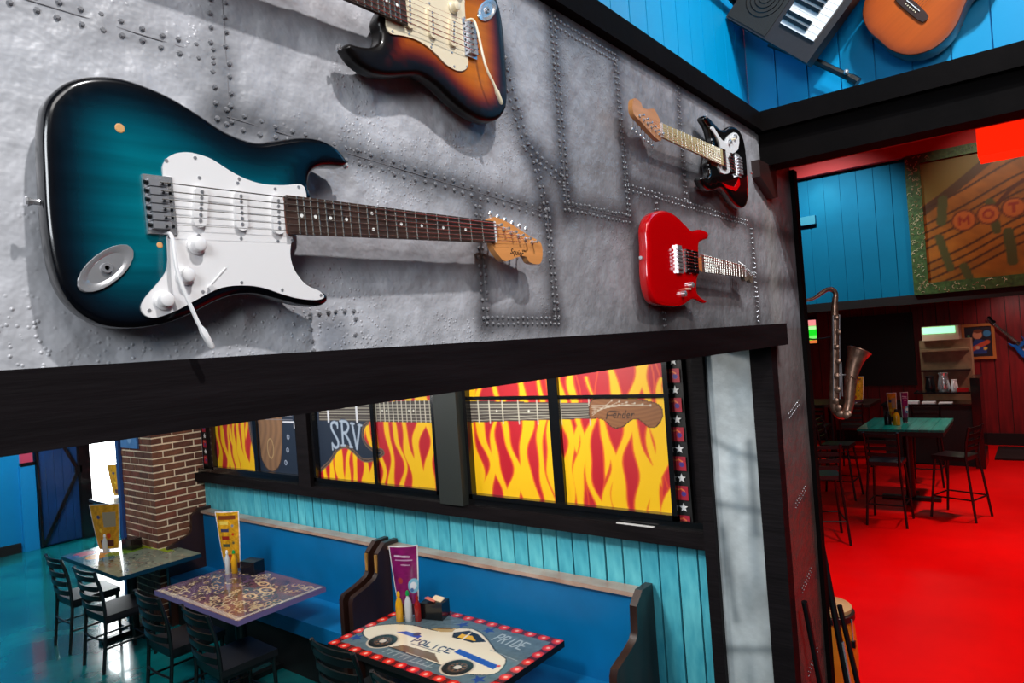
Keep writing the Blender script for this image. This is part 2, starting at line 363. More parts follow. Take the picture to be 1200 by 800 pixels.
# --- metal wall with the guitars
def seam_grime(a, segs, wd, amt=.6):  # grime smudged along the plate seams
    for s in segs:
        d = segdist(a.u, a.v, s); k = np.exp(-(d/wd)**2)*amt
        a.put(k, (52, 52, 56))
def rows(p, q, off):           # a double row of rivets either side of a seam
    p, q = np.array(p), np.array(q); t = (q-p)/np.hypot(*(q-p)); n = np.array([-t[1], t[0]])
    return [(p+n*off, q+n*off), (p-n*off, q-n*off)]
RS = []   # rivet rows, spacing
for p, q, off, sp in [((.0, 2.952), (.515, 2.95), .009, .024), ((.525, 3.3), (.525, 2.86), .012, .022), ((.53, 2.865), (1.33, 2.812), .010, .026),
        ((1.08, 2.565), (1.08, 2.80), .008, .017), ((1.345, 2.565), (1.335, 2.82), .008, .017), ((1.085, 2.558), (1.35, 2.553), .006, .017),
        ((1.425, 2.83), (1.42, 3.32), .010, .017), ((1.44, 3.305), (1.735, 3.305), .010, .017), ((1.735, 3.30), (1.75, 2.85), .007, .017),
        ((1.43, 2.842), (1.75, 2.842), .010, .019), ((1.19, 3.16), (1.27, 2.965), .012, .02), ((1.27, 2.96), (1.42, 2.90), .010, .018),
        ((1.30, 2.93), (1.335, 2.82), .008, .018), ((1.76, 2.935), (2.75, 2.93), .008, .024), ((1.93, 2.93), (1.93, 2.53), .007, .02),
        ((2.16, 3.33), (2.16, 2.95), .008, .02), ((2.80, 2.91), (2.80, 2.53), .008, .02)]:
    for r in rows(p, q, off): RS.append((r[0], r[1], sp))
for p, q in [((.648, 2.575), (.735, 2.58)), ((.648, 2.57), (.648, 2.515)), ((.737, 2.565), (.737, 2.515))]: RS.append((np.array(p), np.array(q), .017))
bmr = NB(); ico = [(0, -1, 0), (.9, -.45, 0), (.45, -.45, .78), (-.45, -.45, .78), (-.9, -.45, 0), (-.45, -.45, -.78), (.45, -.45, -.78)]
def rivet(bm, x, y, z, r=.0042, ax='y'):
    rings = []
    for k, (rr, h) in enumerate([(1, 0), (.92, .35), (.6, .7)]):
        rings.append([bm.verts.new((x+r*rr*math.cos(a), y-r*h, z+r*rr*math.sin(a)) if ax == 'y' else (x-r*h, y+r*rr*math.cos(a), z+r*rr*math.sin(a))) for a in [j*math.pi/3 for j in range(6)]])
    for a, b in zip(rings, rings[1:]):
        for k in range(6): bm.faces.new([a[k], a[(k+1) % 6], b[(k+1) % 6], b[k]])
    bm.faces.new(rings[-1])
for p, q, sp in RS:
    n = max(2, int(np.hypot(*(q-p))/sp))
    for i in range(n+1):
        x, z = p+(q-p)*i/n; x += rng.uniform(-.002, .002); z += rng.uniform(-.002, .002)
        rivet(bmr, x, WY-.0015, z, rng.uniform(.0036, .0045))
a = Art(-3.2, 3.42, 2.49, 3.36, .008, (186, 187, 193))
a.noise(.08, 9, 3); a.noise(.07, 30, 5, .4); a.noise(.07, 60, 6, .15)
sg = [[(.525, 3.3), (.525, 2.86)], [(0, 2.95), (.52, 2.95)], [(.52, 2.865), (1.33, 2.815)], [(1.08, 2.56), (1.08, 2.8)], [(1.34, 2.56), (1.335, 2.82)], [(1.08, 2.555), (1.35, 2.555)]]
seam_grime(a, sg[:2], .03, .3); seam_grime(a, sg[2:], .034, .78)
seam_grime(a, [[(1.425, 2.83), (1.42, 3.32)], [(1.44, 3.31), (1.73, 3.31)], [(1.735, 3.3), (1.75, 2.85)], [(1.43, 2.84), (1.75, 2.84)], [(1.17, 3.18), (1.27, 2.965), (1.42, 2.9)], [(1.3, 2.93), (1.34, 2.8)],
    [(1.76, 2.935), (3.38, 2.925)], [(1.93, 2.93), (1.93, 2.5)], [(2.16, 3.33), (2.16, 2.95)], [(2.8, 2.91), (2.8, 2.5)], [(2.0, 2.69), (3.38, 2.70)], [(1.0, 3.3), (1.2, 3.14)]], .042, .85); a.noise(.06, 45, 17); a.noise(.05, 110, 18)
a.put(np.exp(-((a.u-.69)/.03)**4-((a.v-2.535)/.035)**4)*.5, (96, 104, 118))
a.put(np.clip((a.u-.8)/1.2, 0, 1)*.55, (96, 86, 88)); a.put(np.clip((.6-a.u)/.6, 0, 1)*.4, (214, 215, 218)); a.put(np.clip((2.62-a.v)/.12, 0, 1)*np.clip((a.u-1.4)/.5, 0, 1)*.5, (70, 66, 66))  # brighter left, darker right end: key light falloff put into the colour
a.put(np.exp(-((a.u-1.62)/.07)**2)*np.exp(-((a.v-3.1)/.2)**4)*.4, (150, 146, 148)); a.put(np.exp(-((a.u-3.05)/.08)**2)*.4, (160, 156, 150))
r2 = np.random.RandomState(2)
lump = np.zeros(a.u.shape)
for k in range(900):          # hammered dents and trowelled lumps, real relief
    cx, cz, rr = r2.uniform(-.2, 2.2), r2.uniform(2.5, 3.35), r2.uniform(.006, .017)
    i0, i1 = int((cz-.04-2.49)/.87*(a.nv-1)), int((cz+.04-2.49)/.87*(a.nv-1)); j0, j1 = int((cx-.03+3.2)/6.62*(a.nu-1)), int((cx+.03+3.2)/6.62*(a.nu-1))
    i0, j0 = max(0, i0), max(0, j0)
    sl = (slice(i0, i1), slice(j0, j1))
    lump[sl] += np.exp(-((a.u[sl]-cx)/rr)**2-((a.v[sl]-cz)/(rr*1.6))**2)*r2.uniform(-.3, 1)*(1 if cx < 1 else .45)
lump = lump.ravel()*.0036
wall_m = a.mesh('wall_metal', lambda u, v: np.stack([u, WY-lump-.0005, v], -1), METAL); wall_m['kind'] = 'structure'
obj('wall_core', B(-3.2, 3.41, WY+.003, WY+.2, 2.45, 3.36), GREYP, wall_m)
o = obj('rivets', bmr, RIVET, wall_m, smooth=True); o['kind'] = 'stuff'
SEAM = mat('dark_seam_line', S(118, 116, 120), .6)
for p, q in [((0, 2.952), (.515, 2.95)), ((.535, 3.32), (.535, 2.86)), ((.53, 2.866), (1.33, 2.813)), ((1.086, 2.56), (1.086, 2.81)), ((1.34, 2.56), (1.335, 2.82)), ((1.425, 2.83), (1.42, 3.33)), ((1.737, 3.3), (1.75, 2.85)), ((1.43, 2.842), (1.75, 2.842))]:
    dx, dz = q[0]-p[0], q[1]-p[1]; L = math.hypot(dx, dz); nx, nz = -dz/L*.0005, dx/L*.0005
    obj('seam', prism(NB(), [(p[0]-nx, p[1]-nz), (q[0]-nx, q[1]-nz), (q[0]+nx, q[1]+nz), (p[0]+nx, p[1]+nz)], WY-.0016, WY+.002, 'y'), SEAM, wall_m)
# wall piece right of the opening, down to the floor
a = Art(2.96, 3.42, 0, 2.49, .012, (84, 70, 66)); a.put(np.clip((a.v-1.7)/.75, 0, 1), (122, 114, 114)); a.noise(.14, 7, 8, .5)  # darker, browner lower part: dim reddish light put into the colour
seam_grime(a, [[(2.98, z), (3.4, z)] for z in (.4, .95, 1.32, 1.7, 2.1)], .03, .5)
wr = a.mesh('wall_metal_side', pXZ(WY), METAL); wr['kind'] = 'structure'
bmr = NB()
for z in (.4, .95, 1.32, 1.7, 2.1):
    for i in range(8):
        for dz in (-.01, .01): rivet(bmr, 3.12+i*.0225, WY-.001, z+dz+i*.006, .0035)
o = obj('rivets', bmr, RIVET, wr, smooth=True); o['kind'] = 'stuff'
obj('wall_core', B(2.975, 3.41, WY+.003, WY+.30, 0, 2.49), GREYP, wr)
# grey metal lining of the opening's jamb
a = Art(-1.24, -1.0, 0, 2.43, .01, (206, 212, 214)); a.noise(.12, 9, 12, .6); a.noise(.08, 28, 13, .8)
for s in [[(-1.24, 2.02), (-1.12, 1.96), (-1.0, 1.93)], [(-1.05, 2.0), (-1.05, 1.6)], [(-1.24, 1.72), (-1.0, 1.70)], [(-1.2, 1.6), (-1.17, 1.2)], [(-1.24, 1.05), (-1.0, 1.1)]]:
    a.put(np.exp(-(segdist(a.u, a.v, s)/.022)**2)*.6, (84, 96, 104))
for k in range(8): a.put(np.exp(-((a.u+r2.uniform(1.02, 1.22))/.03)**2-((a.v-r2.uniform(.2, 2.3))/.10)**2)*.45, (120, 136, 146))
o = a.mesh('wall_jamb', pYZ(2.96), METAL2); o['kind'] = 'structure'
# black framing of the opening
struct('trim_1', B(-3.2, 3.0, WY-.055, WY+.02, 2.423, 2.514), BLK, bevel=.004)
struct('trim_2', B(-3.2, 2.95, WY+.02, WY+.32, 2.428, 2.47), BLK)
struct('trim_3', B(2.90, 2.972, WY-.012, WY+.08, 0, 2.44), BLK, bevel=.004)
struct('trim_4', B(2.93, 3.06, WY+.305, WY+.36, 0, 2.44), BLK, bevel=.004)
struct('trim_5', B(3.41, 3.47, WY-.02, WY+.32, 0, 3.25), BLKB, bevel=.004)
# beams
struct('trim_6', B(-3.2, 3.0, WY-.03, 1.1, 3.34, 3.415), BLKB, bevel=.005)
struct('trim_7', B(2.94, 3.6, -3.2, WY+.1, 3.335, 3.42), BLKB, bevel=.005)
struct('trim_8', B(2.98, 3.11, -3.2, WY, 3.195, 3.345), BLKB, bevel=.005)
bm = prism(NB(), [(2.86, 3.20), (3.08, 3.20), (3.08, 3.07), (3.03, 3.06), (2.86, 3.13)], WY-.035, WY, 'y')
obj('bracket', bm, mat('dark_brown_bracket', S(34, 14, 12), .5), bpy.data.objects['trim_8'], bevel=.004)
# upper blue plank walls
def plank_wall(name, m, x=None, y=None, a0=0, a1=1, w=.14, z0=0, z1=1, th=.012, gap=.006, jit=0, mats=None, bev=.004, coremat=None):
    core = B(x+th, x+th+.1, a0, a1, z0, z1) if x is not None else B(a0, a1, y+th, y+th+.1, z0, z1)
    root = struct(name, core, coremat or m); n = round((a1-a0)/w); w = (a1-a0)/n; base = []
    for v in range(2):
        bm = B(-th, .002, gap/2, w-gap/2, 0, z1-z0) if x is not None else B(gap/2, w-gap/2, -th, .002, 0, z1-z0)
        o = obj('plank', bm, (mats or [m, m])[v % 2], root, bevel=bev); base.append(o)
    for i in range(n):
        o = base[i] if i < 2 else base[rng.randrange(2)].copy()
        if i >= 2: COL.objects.link(o)
        d = rng.uniform(0, jit)
        o.location = (x+th-d, a0+i*w, z0) if x is not None else (a0+i*w, y+th-d, z0)
    return root
plank_wall('wall_upper', CYAN, y=1.10, a0=-3.2, a1=3.46, w=.138, z0=3.36, z1=5.6)
plank_wall('wall_upper_right', CYAN, x=3.45, a0=-3.2, a1=1.1, w=.145, z0=3.36, z1=5.6)

# --- booth room: window wall (x = 3.5) with turquoise boards
DKT = mat('dark_seam', S(12, 40, 48), .8)
plank_wall('wall_window', TURQ, x=3.5, a0=1.22, a1=7.0, w=.118, z0=0, z1=1.36, th=.014, gap=.011, jit=.005, mats=[TURQ, TURQ2], bev=.002, coremat=DKT)
struct('wall_window_top', B(3.5, 3.62, .95, 7.0, 1.36, 2.9), BLK)
struct('trim_9', B(3.40, 3.5, 1.24, 7.0, 1.345, 1.43), BLK, bevel=.01)     # ledge
bm = NB(); box(bm, 3.44, 3.5, 1.24, 7.0, 1.43, 1.475)
struct('trim_10', bm, BLKG, bevel=.006)

# flame mural: yellow tongues on red, one painter's hand across all panes
def flames(a, seed=0):
    u, v = a.u, a.v; t = np.clip((v-1.47)/1.0, 0, 1)
    a.put(np.ones(u.shape), (188, 22, 40)); a.put(.5+.5*np.sin(u*9+v*3), (206, 46, 52), .5)
    rg = np.random.RandomState(77+seed); uu = -6.75
    band = np.full(u.shape, -9.0)
    while uu < -1.5:
        A = rg.uniform(.025, .05); k = rg.uniform(8.5, 10); ph = uu*5+rg.rand()*2.0; w0 = rg.uniform(.016, .042); top = rg.uniform(.6, 1.5)
        c = uu+A*np.sin(k*v+ph)+.3*A*np.sin(2.3*k*v+ph*2)
        w = w0*np.clip(1.35-t/top, 0, 1.3)*(1+.35*np.sin(k*1.3*v+ph*3))+.004*(t < top)
        w = np.where(t > top, -.02, w)
        band = np.maximum(band, w-np.abs(u-c)); uu += rg.uniform(.085, .135)
    # second field from above for the long curls
    for k in range(26):
        c0 = rg.uniform(-6.7, -1.6); z0 = rg.uniform(1.75, 2.3); h = rg.uniform(.1, .25)
        c = c0+.03*np.sin(10*v+k); w = .03*np.clip(1-((v-z0)/h)**2, 0, 1)-.004
        band = np.maximum(band, w-np.abs(u-c))
    a.put((band+.011)/.004, (222, 74, 38)); a.put((band+.002)/.004, (240, 140, 24)); a.put((band-.004)/.004, (250, 196, 20))
def guitar_mural(a):
    fb = lambda y0, y1: [(-y0, 1.985), (-y0, 2.14), (-y1, 2.125), (-y1, 2.03)]
    neck = [(-4.9, 1.985), (-4.9, 2.14), (-3.4, 2.15), (-2.19, 2.125), (-2.19, 2.03), (-3.4, 1.985)]
    body = [(-4.891, 1.569), (-4.776, 1.64), (-4.679, 1.73), (-4.591, 1.76), (-4.525, 1.752), (-4.448, 1.708), (-4.387, 1.669), (-4.309, 1.658), (-4.213, 1.678), (-4.101, 1.723), (-4.097, 1.764), (-4.141, 1.782), (-4.188, 1.77), (-4.248, 1.788), (-4.306, 1.827), (-4.324, 1.878), (-4.302, 1.94), (-4.24, 1.99), (-4.2, 2.2), (-4.3, 2.6), (-5.0, 2.6), (-6.0, 2.6), (-5.93, 1.5), (-5.5, 1.45), (-5.1, 1.47)]
    body = smooth_closed(body, 3)
    a.poly(body, (112, 92, 80)); d = edgedist(a.u, a.v, body); ins = inside(a.u, a.v, body)
    a.put(ins & (d > .012) & (d < .02), (60, 40, 36)); a.put(ins & (d > .03), (26, 32, 50))
    a.put(ins & (d > .03), (40, 58, 76), .35)
    a.put(inside(a.u, a.v, neck) & ((a.u > -4.35) | (a.v < 2.15)), (70, 62, 58))
    for k in range(6): zz = 2.0+k*.024; a.line([(-4.9, zz-.002), (-3.4, zz), (-2.19, 2.04+k*.0155)], .0022, (190, 184, 168))
    x = 2.19; st = .21
    while x < 4.2:
        a.line([(-x, 1.99), (-x, 2.15)], .0045, (206, 200, 182))
        if int(x*10) % 3 == 1: a.disc((-x-st*.45, 2.075), .008, (225, 222, 210))
        x += st; st = max(.05, st*.86)
    hs = [(-2.185,2.125),(-2.128,2.163),(-2.056,2.17),(-1.955,2.154),(-1.855,2.145),(-1.745,2.123),(-1.708,2.086),(-1.712,2.036),(-1.756,1.985),(-1.804,1.984),(-1.865,2.027),(-1.915,2.019),(-1.969,1.981),(-2.038,1.975),(-2.087,2.017),(-2.139,2.032),(-2.193,2.032)]
    a.poly(smooth_closed(hs, 3), (74, 40, 24)); hs2 = inset(smooth_closed(hs, 3), .006)
    a.poly(hs2, (146, 96, 58)); a.put(inside(a.u, a.v, hs2)*(.5+.5*np.sin(a.v*260+8*np.sin(a.u*9))), (122, 74, 44), .55)
    for k in range(6): a.disc((-2.03+k*.05, 2.14-k*.006), .006, (190, 180, 165)); a.line([(-2.17, 2.05+k*.012), (-2.03+k*.05, 2.138-k*.006)], .0012, (210, 200, 180))
    a.line(smooth_open([(-2.075, 2.03), (-2.06, 2.07), (-2.02, 2.075), (-1.99, 2.072)], 4), .0035, (30, 18, 14))
    a.line([(-2.07, 2.05), (-2.02, 2.055)], .003, (30, 18, 14))
    a.text('ender', -2.03, 2.035, .045, .022, (30, 18, 14), .0026, gap=.35, slant=.25)
    for y, z0, z1 in [(4.775, 1.98, 2.10), (4.398, 1.985, 2.12)]: a.line([(-y, z0), (-y, z1)], .012, (214, 214, 220))
    # SRV lettering, white western letters with slab ends
    ink = (168, 180, 196)
    for wd, cl in ((.017, (58, 76, 100)), (.011, ink)):
        a.line(smooth_open([(-4.66, 1.955), (-4.69, 1.975), (-4.735, 1.965), (-4.74, 1.925), (-4.70, 1.87), (-4.665, 1.82), (-4.67, 1.775), (-4.71, 1.765), (-4.74, 1.79)], 3), wd, cl)
        a.line([(-4.60, 1.985), (-4.60, 1.79)], wd, cl); a.line(smooth_open([(-4.60, 1.985), (-4.54, 1.98), (-4.515, 1.94), (-4.55, 1.895), (-4.60, 1.89)], 3), wd, cl)
        a.line([(-4.57, 1.89), (-4.52, 1.83), (-4.50, 1.78)], wd, cl); a.line([(-4.465, 1.965), (-4.425, 1.765), (-4.37, 1.955)], wd, cl)
    for p, q in [((-4.66, 1.975), (-4.66, 1.93)), ((-4.745, 1.8), (-4.745, 1.745)), ((-4.625, 1.785), (-4.575, 1.785)), ((-4.515, 1.775), (-4.48, 1.775)), ((-4.485, 1.968), (-4.44, 1.966)), ((-4.39, 1.957), (-4.345, 1.955)), ((-4.625, 1.985), (-4.59, 1.985))]: a.line([p, q], .008, ink)
    a.disc((-4.18, 1.725), .016, (120, 130, 150))
    # bay on the left: tan oval on the dark guard with three knobs
    ov = smooth_closed([(-5.831,2.2),(-5.86,1.786),(-5.84,1.6),(-5.703,1.50),(-5.54,1.574),(-5.474,1.822),(-5.48,2.2)], 4)
    a.poly(ov, (60, 44, 40)); ov2 = inset(ov, .012); a.poly(ov2, (140, 104, 76)); a.put(inside(a.u, a.v, ov2)*(.5+.5*np.sin(a.u*70+5*np.sin(a.v*9))), (106, 78, 60), .6)
    a.ring((-5.68, 1.72), .05, .006, (170, 140, 100), .09)
    a.line([(-5.45, 1.968), (-5.274, 1.968), (-5.278, 1.92)], .008, (206, 206, 214))
    for k in range(3): a.line([(-5.74, 1.99+k*.03), (-5.3, 1.99+k*.03)], .003, (130, 130, 140))
    for y, z in [(5.385, 1.834), (5.406, 1.716), (5.45, 1.60)]: a.ring((-y, z), .018, .004, (160, 170, 190)); a.disc((-y, z), .006, (120, 130, 150))
bays = [(1.673, 3.155, (2.40, 2.475)), (3.50, 4.935, (4.165, 4.205)), (5.20, 6.66, (5.87, 5.93))]
for i, (y0, y1, (ma, mb)) in enumerate(bays):
    bm = NB(); fx = 3.43
    for (p, q, r, s) in [(y0-.03, y0, 1.475, 2.9), (y1, y1+.03, 1.475, 2.9), (y0-.03, y1+.03, 1.475, 1.505 if i else 1.505), (y0-.03, y1+.03, 2.86, 2.9)]: box(bm, fx, 3.5, p, q, r, s)
    wnd = struct('window_%d' % (i+1), bm, BLKG, bevel=.004)
    bm = NB(); box(bm, 3.455, 3.495, ma, mb, 1.5, 2.87)
    if i == 0: box(bm, 3.46, 3.495, y0, y1, 2.155, 2.175)
    obj('mullion', bm, BLKG, wnd)
    for (p, q) in [(y0, ma), (mb, y1)]:
        for (r, s) in ([(1.5, 2.156), (2.174, 2.87)] if i == 0 else [(1.5, 2.87)]):
            s2 = min(s, 2.6)
            a = Art(-q, -p, r, s2, .0052, (0, 0, 0)); flames(a); guitar_mural(a)
            a.mesh('painted_pane', pYZ(3.478), ART, wnd)
# posts between bays
GRN = mat('dark_green_grey_paint', S(44, 48, 46), .45)
struct('trim_11', B(3.38, 3.5, 3.20, 3.42, 1.43, 2.9), GRN, bevel=.004)
struct('trim_12', B(3.40, 3.5, 4.98, 5.15, 1.43, 2.9), BLK, bevel=.004)
struct('trim_13', B(3.46, 3.5, 6.69, 6.82, 1.43, 2.9), BLK, bevel=.004)
# star strips
for si, (yc, sd) in enumerate([(1.618, 1), (6.87, 2)]):
    root = struct('trim_%d' % (14+si), B(3.47, 3.5, yc-.045, yc+.045, 1.36 if si == 0 else 1.5, 2.9), DARK)
    a0 = Art(-.028, .028, -.034, .034, .0028, (186, 28, 40))
    for q in range(2): a0.put(.5+.5*np.sin(a0.u*90+q), (150, 24, 60), .4)
    a0.disc((.006, -.004), .012, (70, 52, 130)); a0.line([(-.02, .015), (-.005, .02), (.01, .01)], .003, (230, 120, 60))
    sq = a0.mesh('red_tile', lambda u, v: np.stack([np.full(u.shape, 0.), -u, v], -1), ART, root)
    bm = NB(); f = [(.026 if k % 2 == 0 else .011) for k in range(10)]
    prism(bm, [(f[k]*math.sin(k*math.pi/5), f[k]*math.cos(k*math.pi/5)) for k in range(10)], -.004, 0, 'x')
    st = obj('star', bm, WHITEP, root)
    for k in range(9):
        z = 1.43+k*.162+(.1 if si else 0)
        if z > 2.8: break
        o = sq if k == 0 else sq.copy()
        if k: COL.objects.link(o)
        o.location = (3.462, yc, z+.035); o.scale = (1, 1.2, 1.15)
        o = st if k == 0 else st.copy()
        if k: COL.objects.link(o)
        o.location = (3.468, yc, z+.035+.081)
# paper left on the sill
o = obj('paper_slip', B(3.408, 3.425, 1.78, 2.02, 1.4305, 1.436), WHITEP); tag(o, 'white paper slip lying on the black window sill', 'paper')

# --- brick pillar
px0, px1, py0, py1 = 2.99, 3.5, 7.0, 7.74
pil = struct('wall_pillar', B(px0+.003, px1, py0+.003, py1-.003, 0, 2.9), MORTAR)
bL, bH, bj, ch = .2, .054, .0145, .0685; protos = {}
def brick(L, ax, k):
    key = (round(L, 3), ax, k)
    if key not in protos:
        bm = B(0, L, 0, .03, 0, bH) if ax == 'y' else B(0, .03, 0, L, 0, bH)
        o = obj('brick', bm, BRICK[k], pil, bevel=.004); protos[key] = o; return o
    o = protos[key].copy(); COL.objects.link(o); return o
for c in range(42):
    z = .005+c*ch; odd = c % 2
    x = px0; first = (bL if odd else bL*.5)
    while x < px1-.02:
        L = min(first, px1-x-.004); first = bL
        if L > .03: o = brick(L, 'y', rng.choice([0, 0, 1, 1, 0, 2])); o.location = (x, py0-rng.uniform(0, .004), z)
        x += L+bj
    y = py0+.03; first = (bL*.5-.0 if odd else bL)-.03
    while y < py1-.02:
        L = min(first, py1-y); first = bL*.95
        if L > .03: o = brick(L, 'x', rng.choice([0, 0, 1, 0, 2])); o.location = (px0-rng.uniform(0, .004), y, z)
        y += L+bj
PLQ = Art(-7.66, -7.28, 1.74, 1.93, .01, (88, 140, 200)); PLQ.noise(.1, 20, 3); PLQ.disc((-7.45, 1.84), .05, (140, 180, 225))
sg_ = empty('wall_sign', (2.975, 7.47, 1.74), 'small blue plaque near the top of the brick pillar', 'sign')
o = PLQ.mesh('sign_face', lambda u, v: np.stack([np.full(u.shape, -.006), -u-7.47, v-1.74], -1), ART, sg_)
obj('sign_board', B(-.005, .01, -.20, .20, 0, .20), mat('blue_board', S(50, 90, 140), .5), sg_)
struct('trim_16', B(px0-.03, px0+.03, py1-.02, py1+.05, 0, 2.9), mat('blue_edge', S(40, 70, 130), .4))

# --- back wall of the booth room (y = 12) with the barn door and the bright window
LB = mat('sky_blue_paint', S(0, 130, 190), .4, var=.08, vs=1)
bm = NB(); box(bm, -2.2, 3.98, 12, 12.1, 0, 2.9); box(bm, 3.98, 6.2, 12, 12.1, 0, .5); box(bm, 3.98, 6.2, 12, 12.1, 2.86, 2.9); box(bm, 5.6, 6.2, 12, 12.1, .5, 2.86)
struct('wall_far', bm, LB)
struct('baseboard_far', B(-2.2, 3.2, 11.97, 12, 0, .14), DARK)
struct('trim_17', B(3.23, 3.42, 11.93, 12, 0, 1.26), mat('light_blue_pilaster', S(20, 140, 205), .35), bevel=.01)
struct('trim_18', B(3.25, 3.40, 11.93, 12, 1.3, 1.9), mat('pink_panel', S(206, 70, 100), .5), bevel=.01)
struct('trim_19', B(3.24, 3.42, 11.92, 12, 1.255, 1.305), BLKG)
door = struct('door_1', B(3.44, 4.0, 11.93, 11.99, .02, 2.3), NAVY)
for i in range(5): obj('board', B(3.44+i*.112, 3.44+i*.112+.108, 11.915, 11.935, .03, 2.28), NAVY, door, bevel=.004)
obj('frame', box(box(B(3.43, 3.46, 11.89, 11.94, .02, 2.3), 3.43, 3.99, 11.89, 11.93, 2.2, 2.3), 3.97, 3.99, 11.89, 11.93, .02, 2.3), BLKG, door)
for (x0, z0, x1, z1) in [(3.47, .04, 3.97, 1.06), (3.70, 1.7, 3.95, 1.12)]:
    dx, dz = x1-x0, z1-z0; L = math.hypot(dx, dz); nx, nz = -dz/L*.022, dx/L*.022
    obj('brace', prism(NB(), [(x0-nx, z0-nz), (x1-nx, z1-nz), (x1+nx, z1+nz), (x0+nx, z0+nz)], 11.885, 11.915, 'y'), BLKG, door)
obj('latch', B(3.92, 4.02, 11.86, 11.92, 1.04, 1.14), BLKG, door, bevel=.004)
struct('trim_20', B(3.99, 4.14, 11.86, 12.02, 0, 2.9), BLKG, bevel=.005)
wnd = struct('window_4', box(box(box(B(4.14, 4.18, 11.99, 12.05, .5, 2.86), 5.56, 5.6, 11.99, 12.05, .5, 2.86), 4.14, 5.6, 11.99, 12.05, .5, .55), 4.14, 5.6, 11.99, 12.05, 2.82, 2.86), BLKG)
gm = bpy.data.materials.new('window_glass'); gm.use_nodes = True; nt = gm.node_tree; nt.nodes.remove(nt.nodes['Principled BSDF'])
tr = nt.nodes.new('ShaderNodeBsdfTransparent'); gl = nt.nodes.new('ShaderNodeBsdfGlossy'); mx = nt.nodes.new('ShaderNodeMixShader'); gl.inputs['Roughness'].default_value = .02
mx.inputs[0].default_value = .06; nt.links.new(tr.outputs[0], mx.inputs[1]); nt.links.new(gl.outputs[0], mx.inputs[2]); nt.links.new(mx.outputs[0], nt.nodes['Material Output'].inputs[0])
obj('pane', B(4.18, 5.56, 12.015, 12.02, .55, 2.82), gm, wnd)

# ================================================================== GUITARS
STRAT_BODY = [(-0.115,0.105),(-0.103,0.124),(-0.087,0.139),(-0.063,0.15),(-0.035,0.155),(-0.007,0.153),(0.027,0.145),(0.063,0.13),(0.095,0.114),(0.124,0.106),(0.149,0.105),(0.176,0.112),(0.219,0.124),(0.256,0.127),(0.286,0.119),(0.304,0.104),(0.307,0.096),(0.298,0.089),(0.274,0.087),(0.251,0.082),(0.234,0.07),(0.228,0.051),(0.230,0.026),(0.193,-0.030),(0.186,-0.056),(0.192,-0.08),(0.207,-0.098),(0.228,-0.109),(0.242,-0.117),(0.241,-0.128),(0.225,-0.134),(0.196,-0.131),(0.163,-0.123),(0.125,-0.114),(0.094,-0.114),(0.064,-0.122),(0.03,-0.137),(-0.003,-0.148),(-0.037,-0.152),(-0.065,-0.15),(-0.086,-0.143),(-0.106,-0.127),(-0.12,-0.101),(-0.126,-0.065),(-0.127,-0.019),(-0.125,0.026),(-0.122,0.072)]
STRAT_PG = [(0.006,0.038),(0.007,0.05),(0.013,0.061),(0.025,0.069),(0.041,0.073),(0.057,0.072),(0.074,0.068),(0.097,0.056),(0.121,0.047),(0.148,0.043),(0.18,0.045),(0.201,0.049),(0.211,0.049),(0.217,0.042),(0.216,0.02),(0.20,-0.012),(0.188,-0.03),(0.1815,-0.045),(0.1795,-0.06),(0.182,-0.075),(0.189,-0.088),(0.202,-0.102),(0.223,-0.111),(0.231,-0.118),(0.229,-0.123),(0.214,-0.125),(0.186,-0.122),(0.159,-0.115),(0.128,-0.105),(0.098,-0.102),(0.068,-0.105),(0.039,-0.117),(0.006,-0.133),(-0.02,-0.141),(-0.033,-0.138),(-0.037,-0.128),(-0.03,-0.115),(-0.011,-0.095),(0.0,-0.077),(0.003,-0.042)]
STRAT_HS = [(0.645,0.021),(0.650,0.029),(0.663,0.032),(0.695,0.026),(0.736,0.013),(0.772,0.0),(0.804,-0.009),(0.817,-0.021),(0.815,-0.045),(0.803,-0.06),(0.782,-0.061),(0.763,-0.056),(0.755,-0.046),(0.733,-0.046),(0.695,-0.055),(0.68,-0.057),(0.666,-0.049),(0.645,-0.026)]
SUPER_BODY = [(-0.2,0.024),(-0.196,0.079),(-0.157,0.120),(-0.081,0.142),(-0.003,0.14),(0.064,0.121),(0.123,0.105),(0.189,0.117),(0.243,0.116),(0.256,0.104),(0.246,0.09),(0.21,0.081),(0.174,0.068),(0.164,0.039),(0.164,0.0),(0.157,-0.034),(0.14,-0.05),(0.128,-0.088),(0.155,-0.106),(0.197,-0.118),(0.19,-0.128),(0.1,-0.118),(0.001,-0.143),(-0.142,-0.142),(-0.189,-0.121),(-0.208,-0.068)]
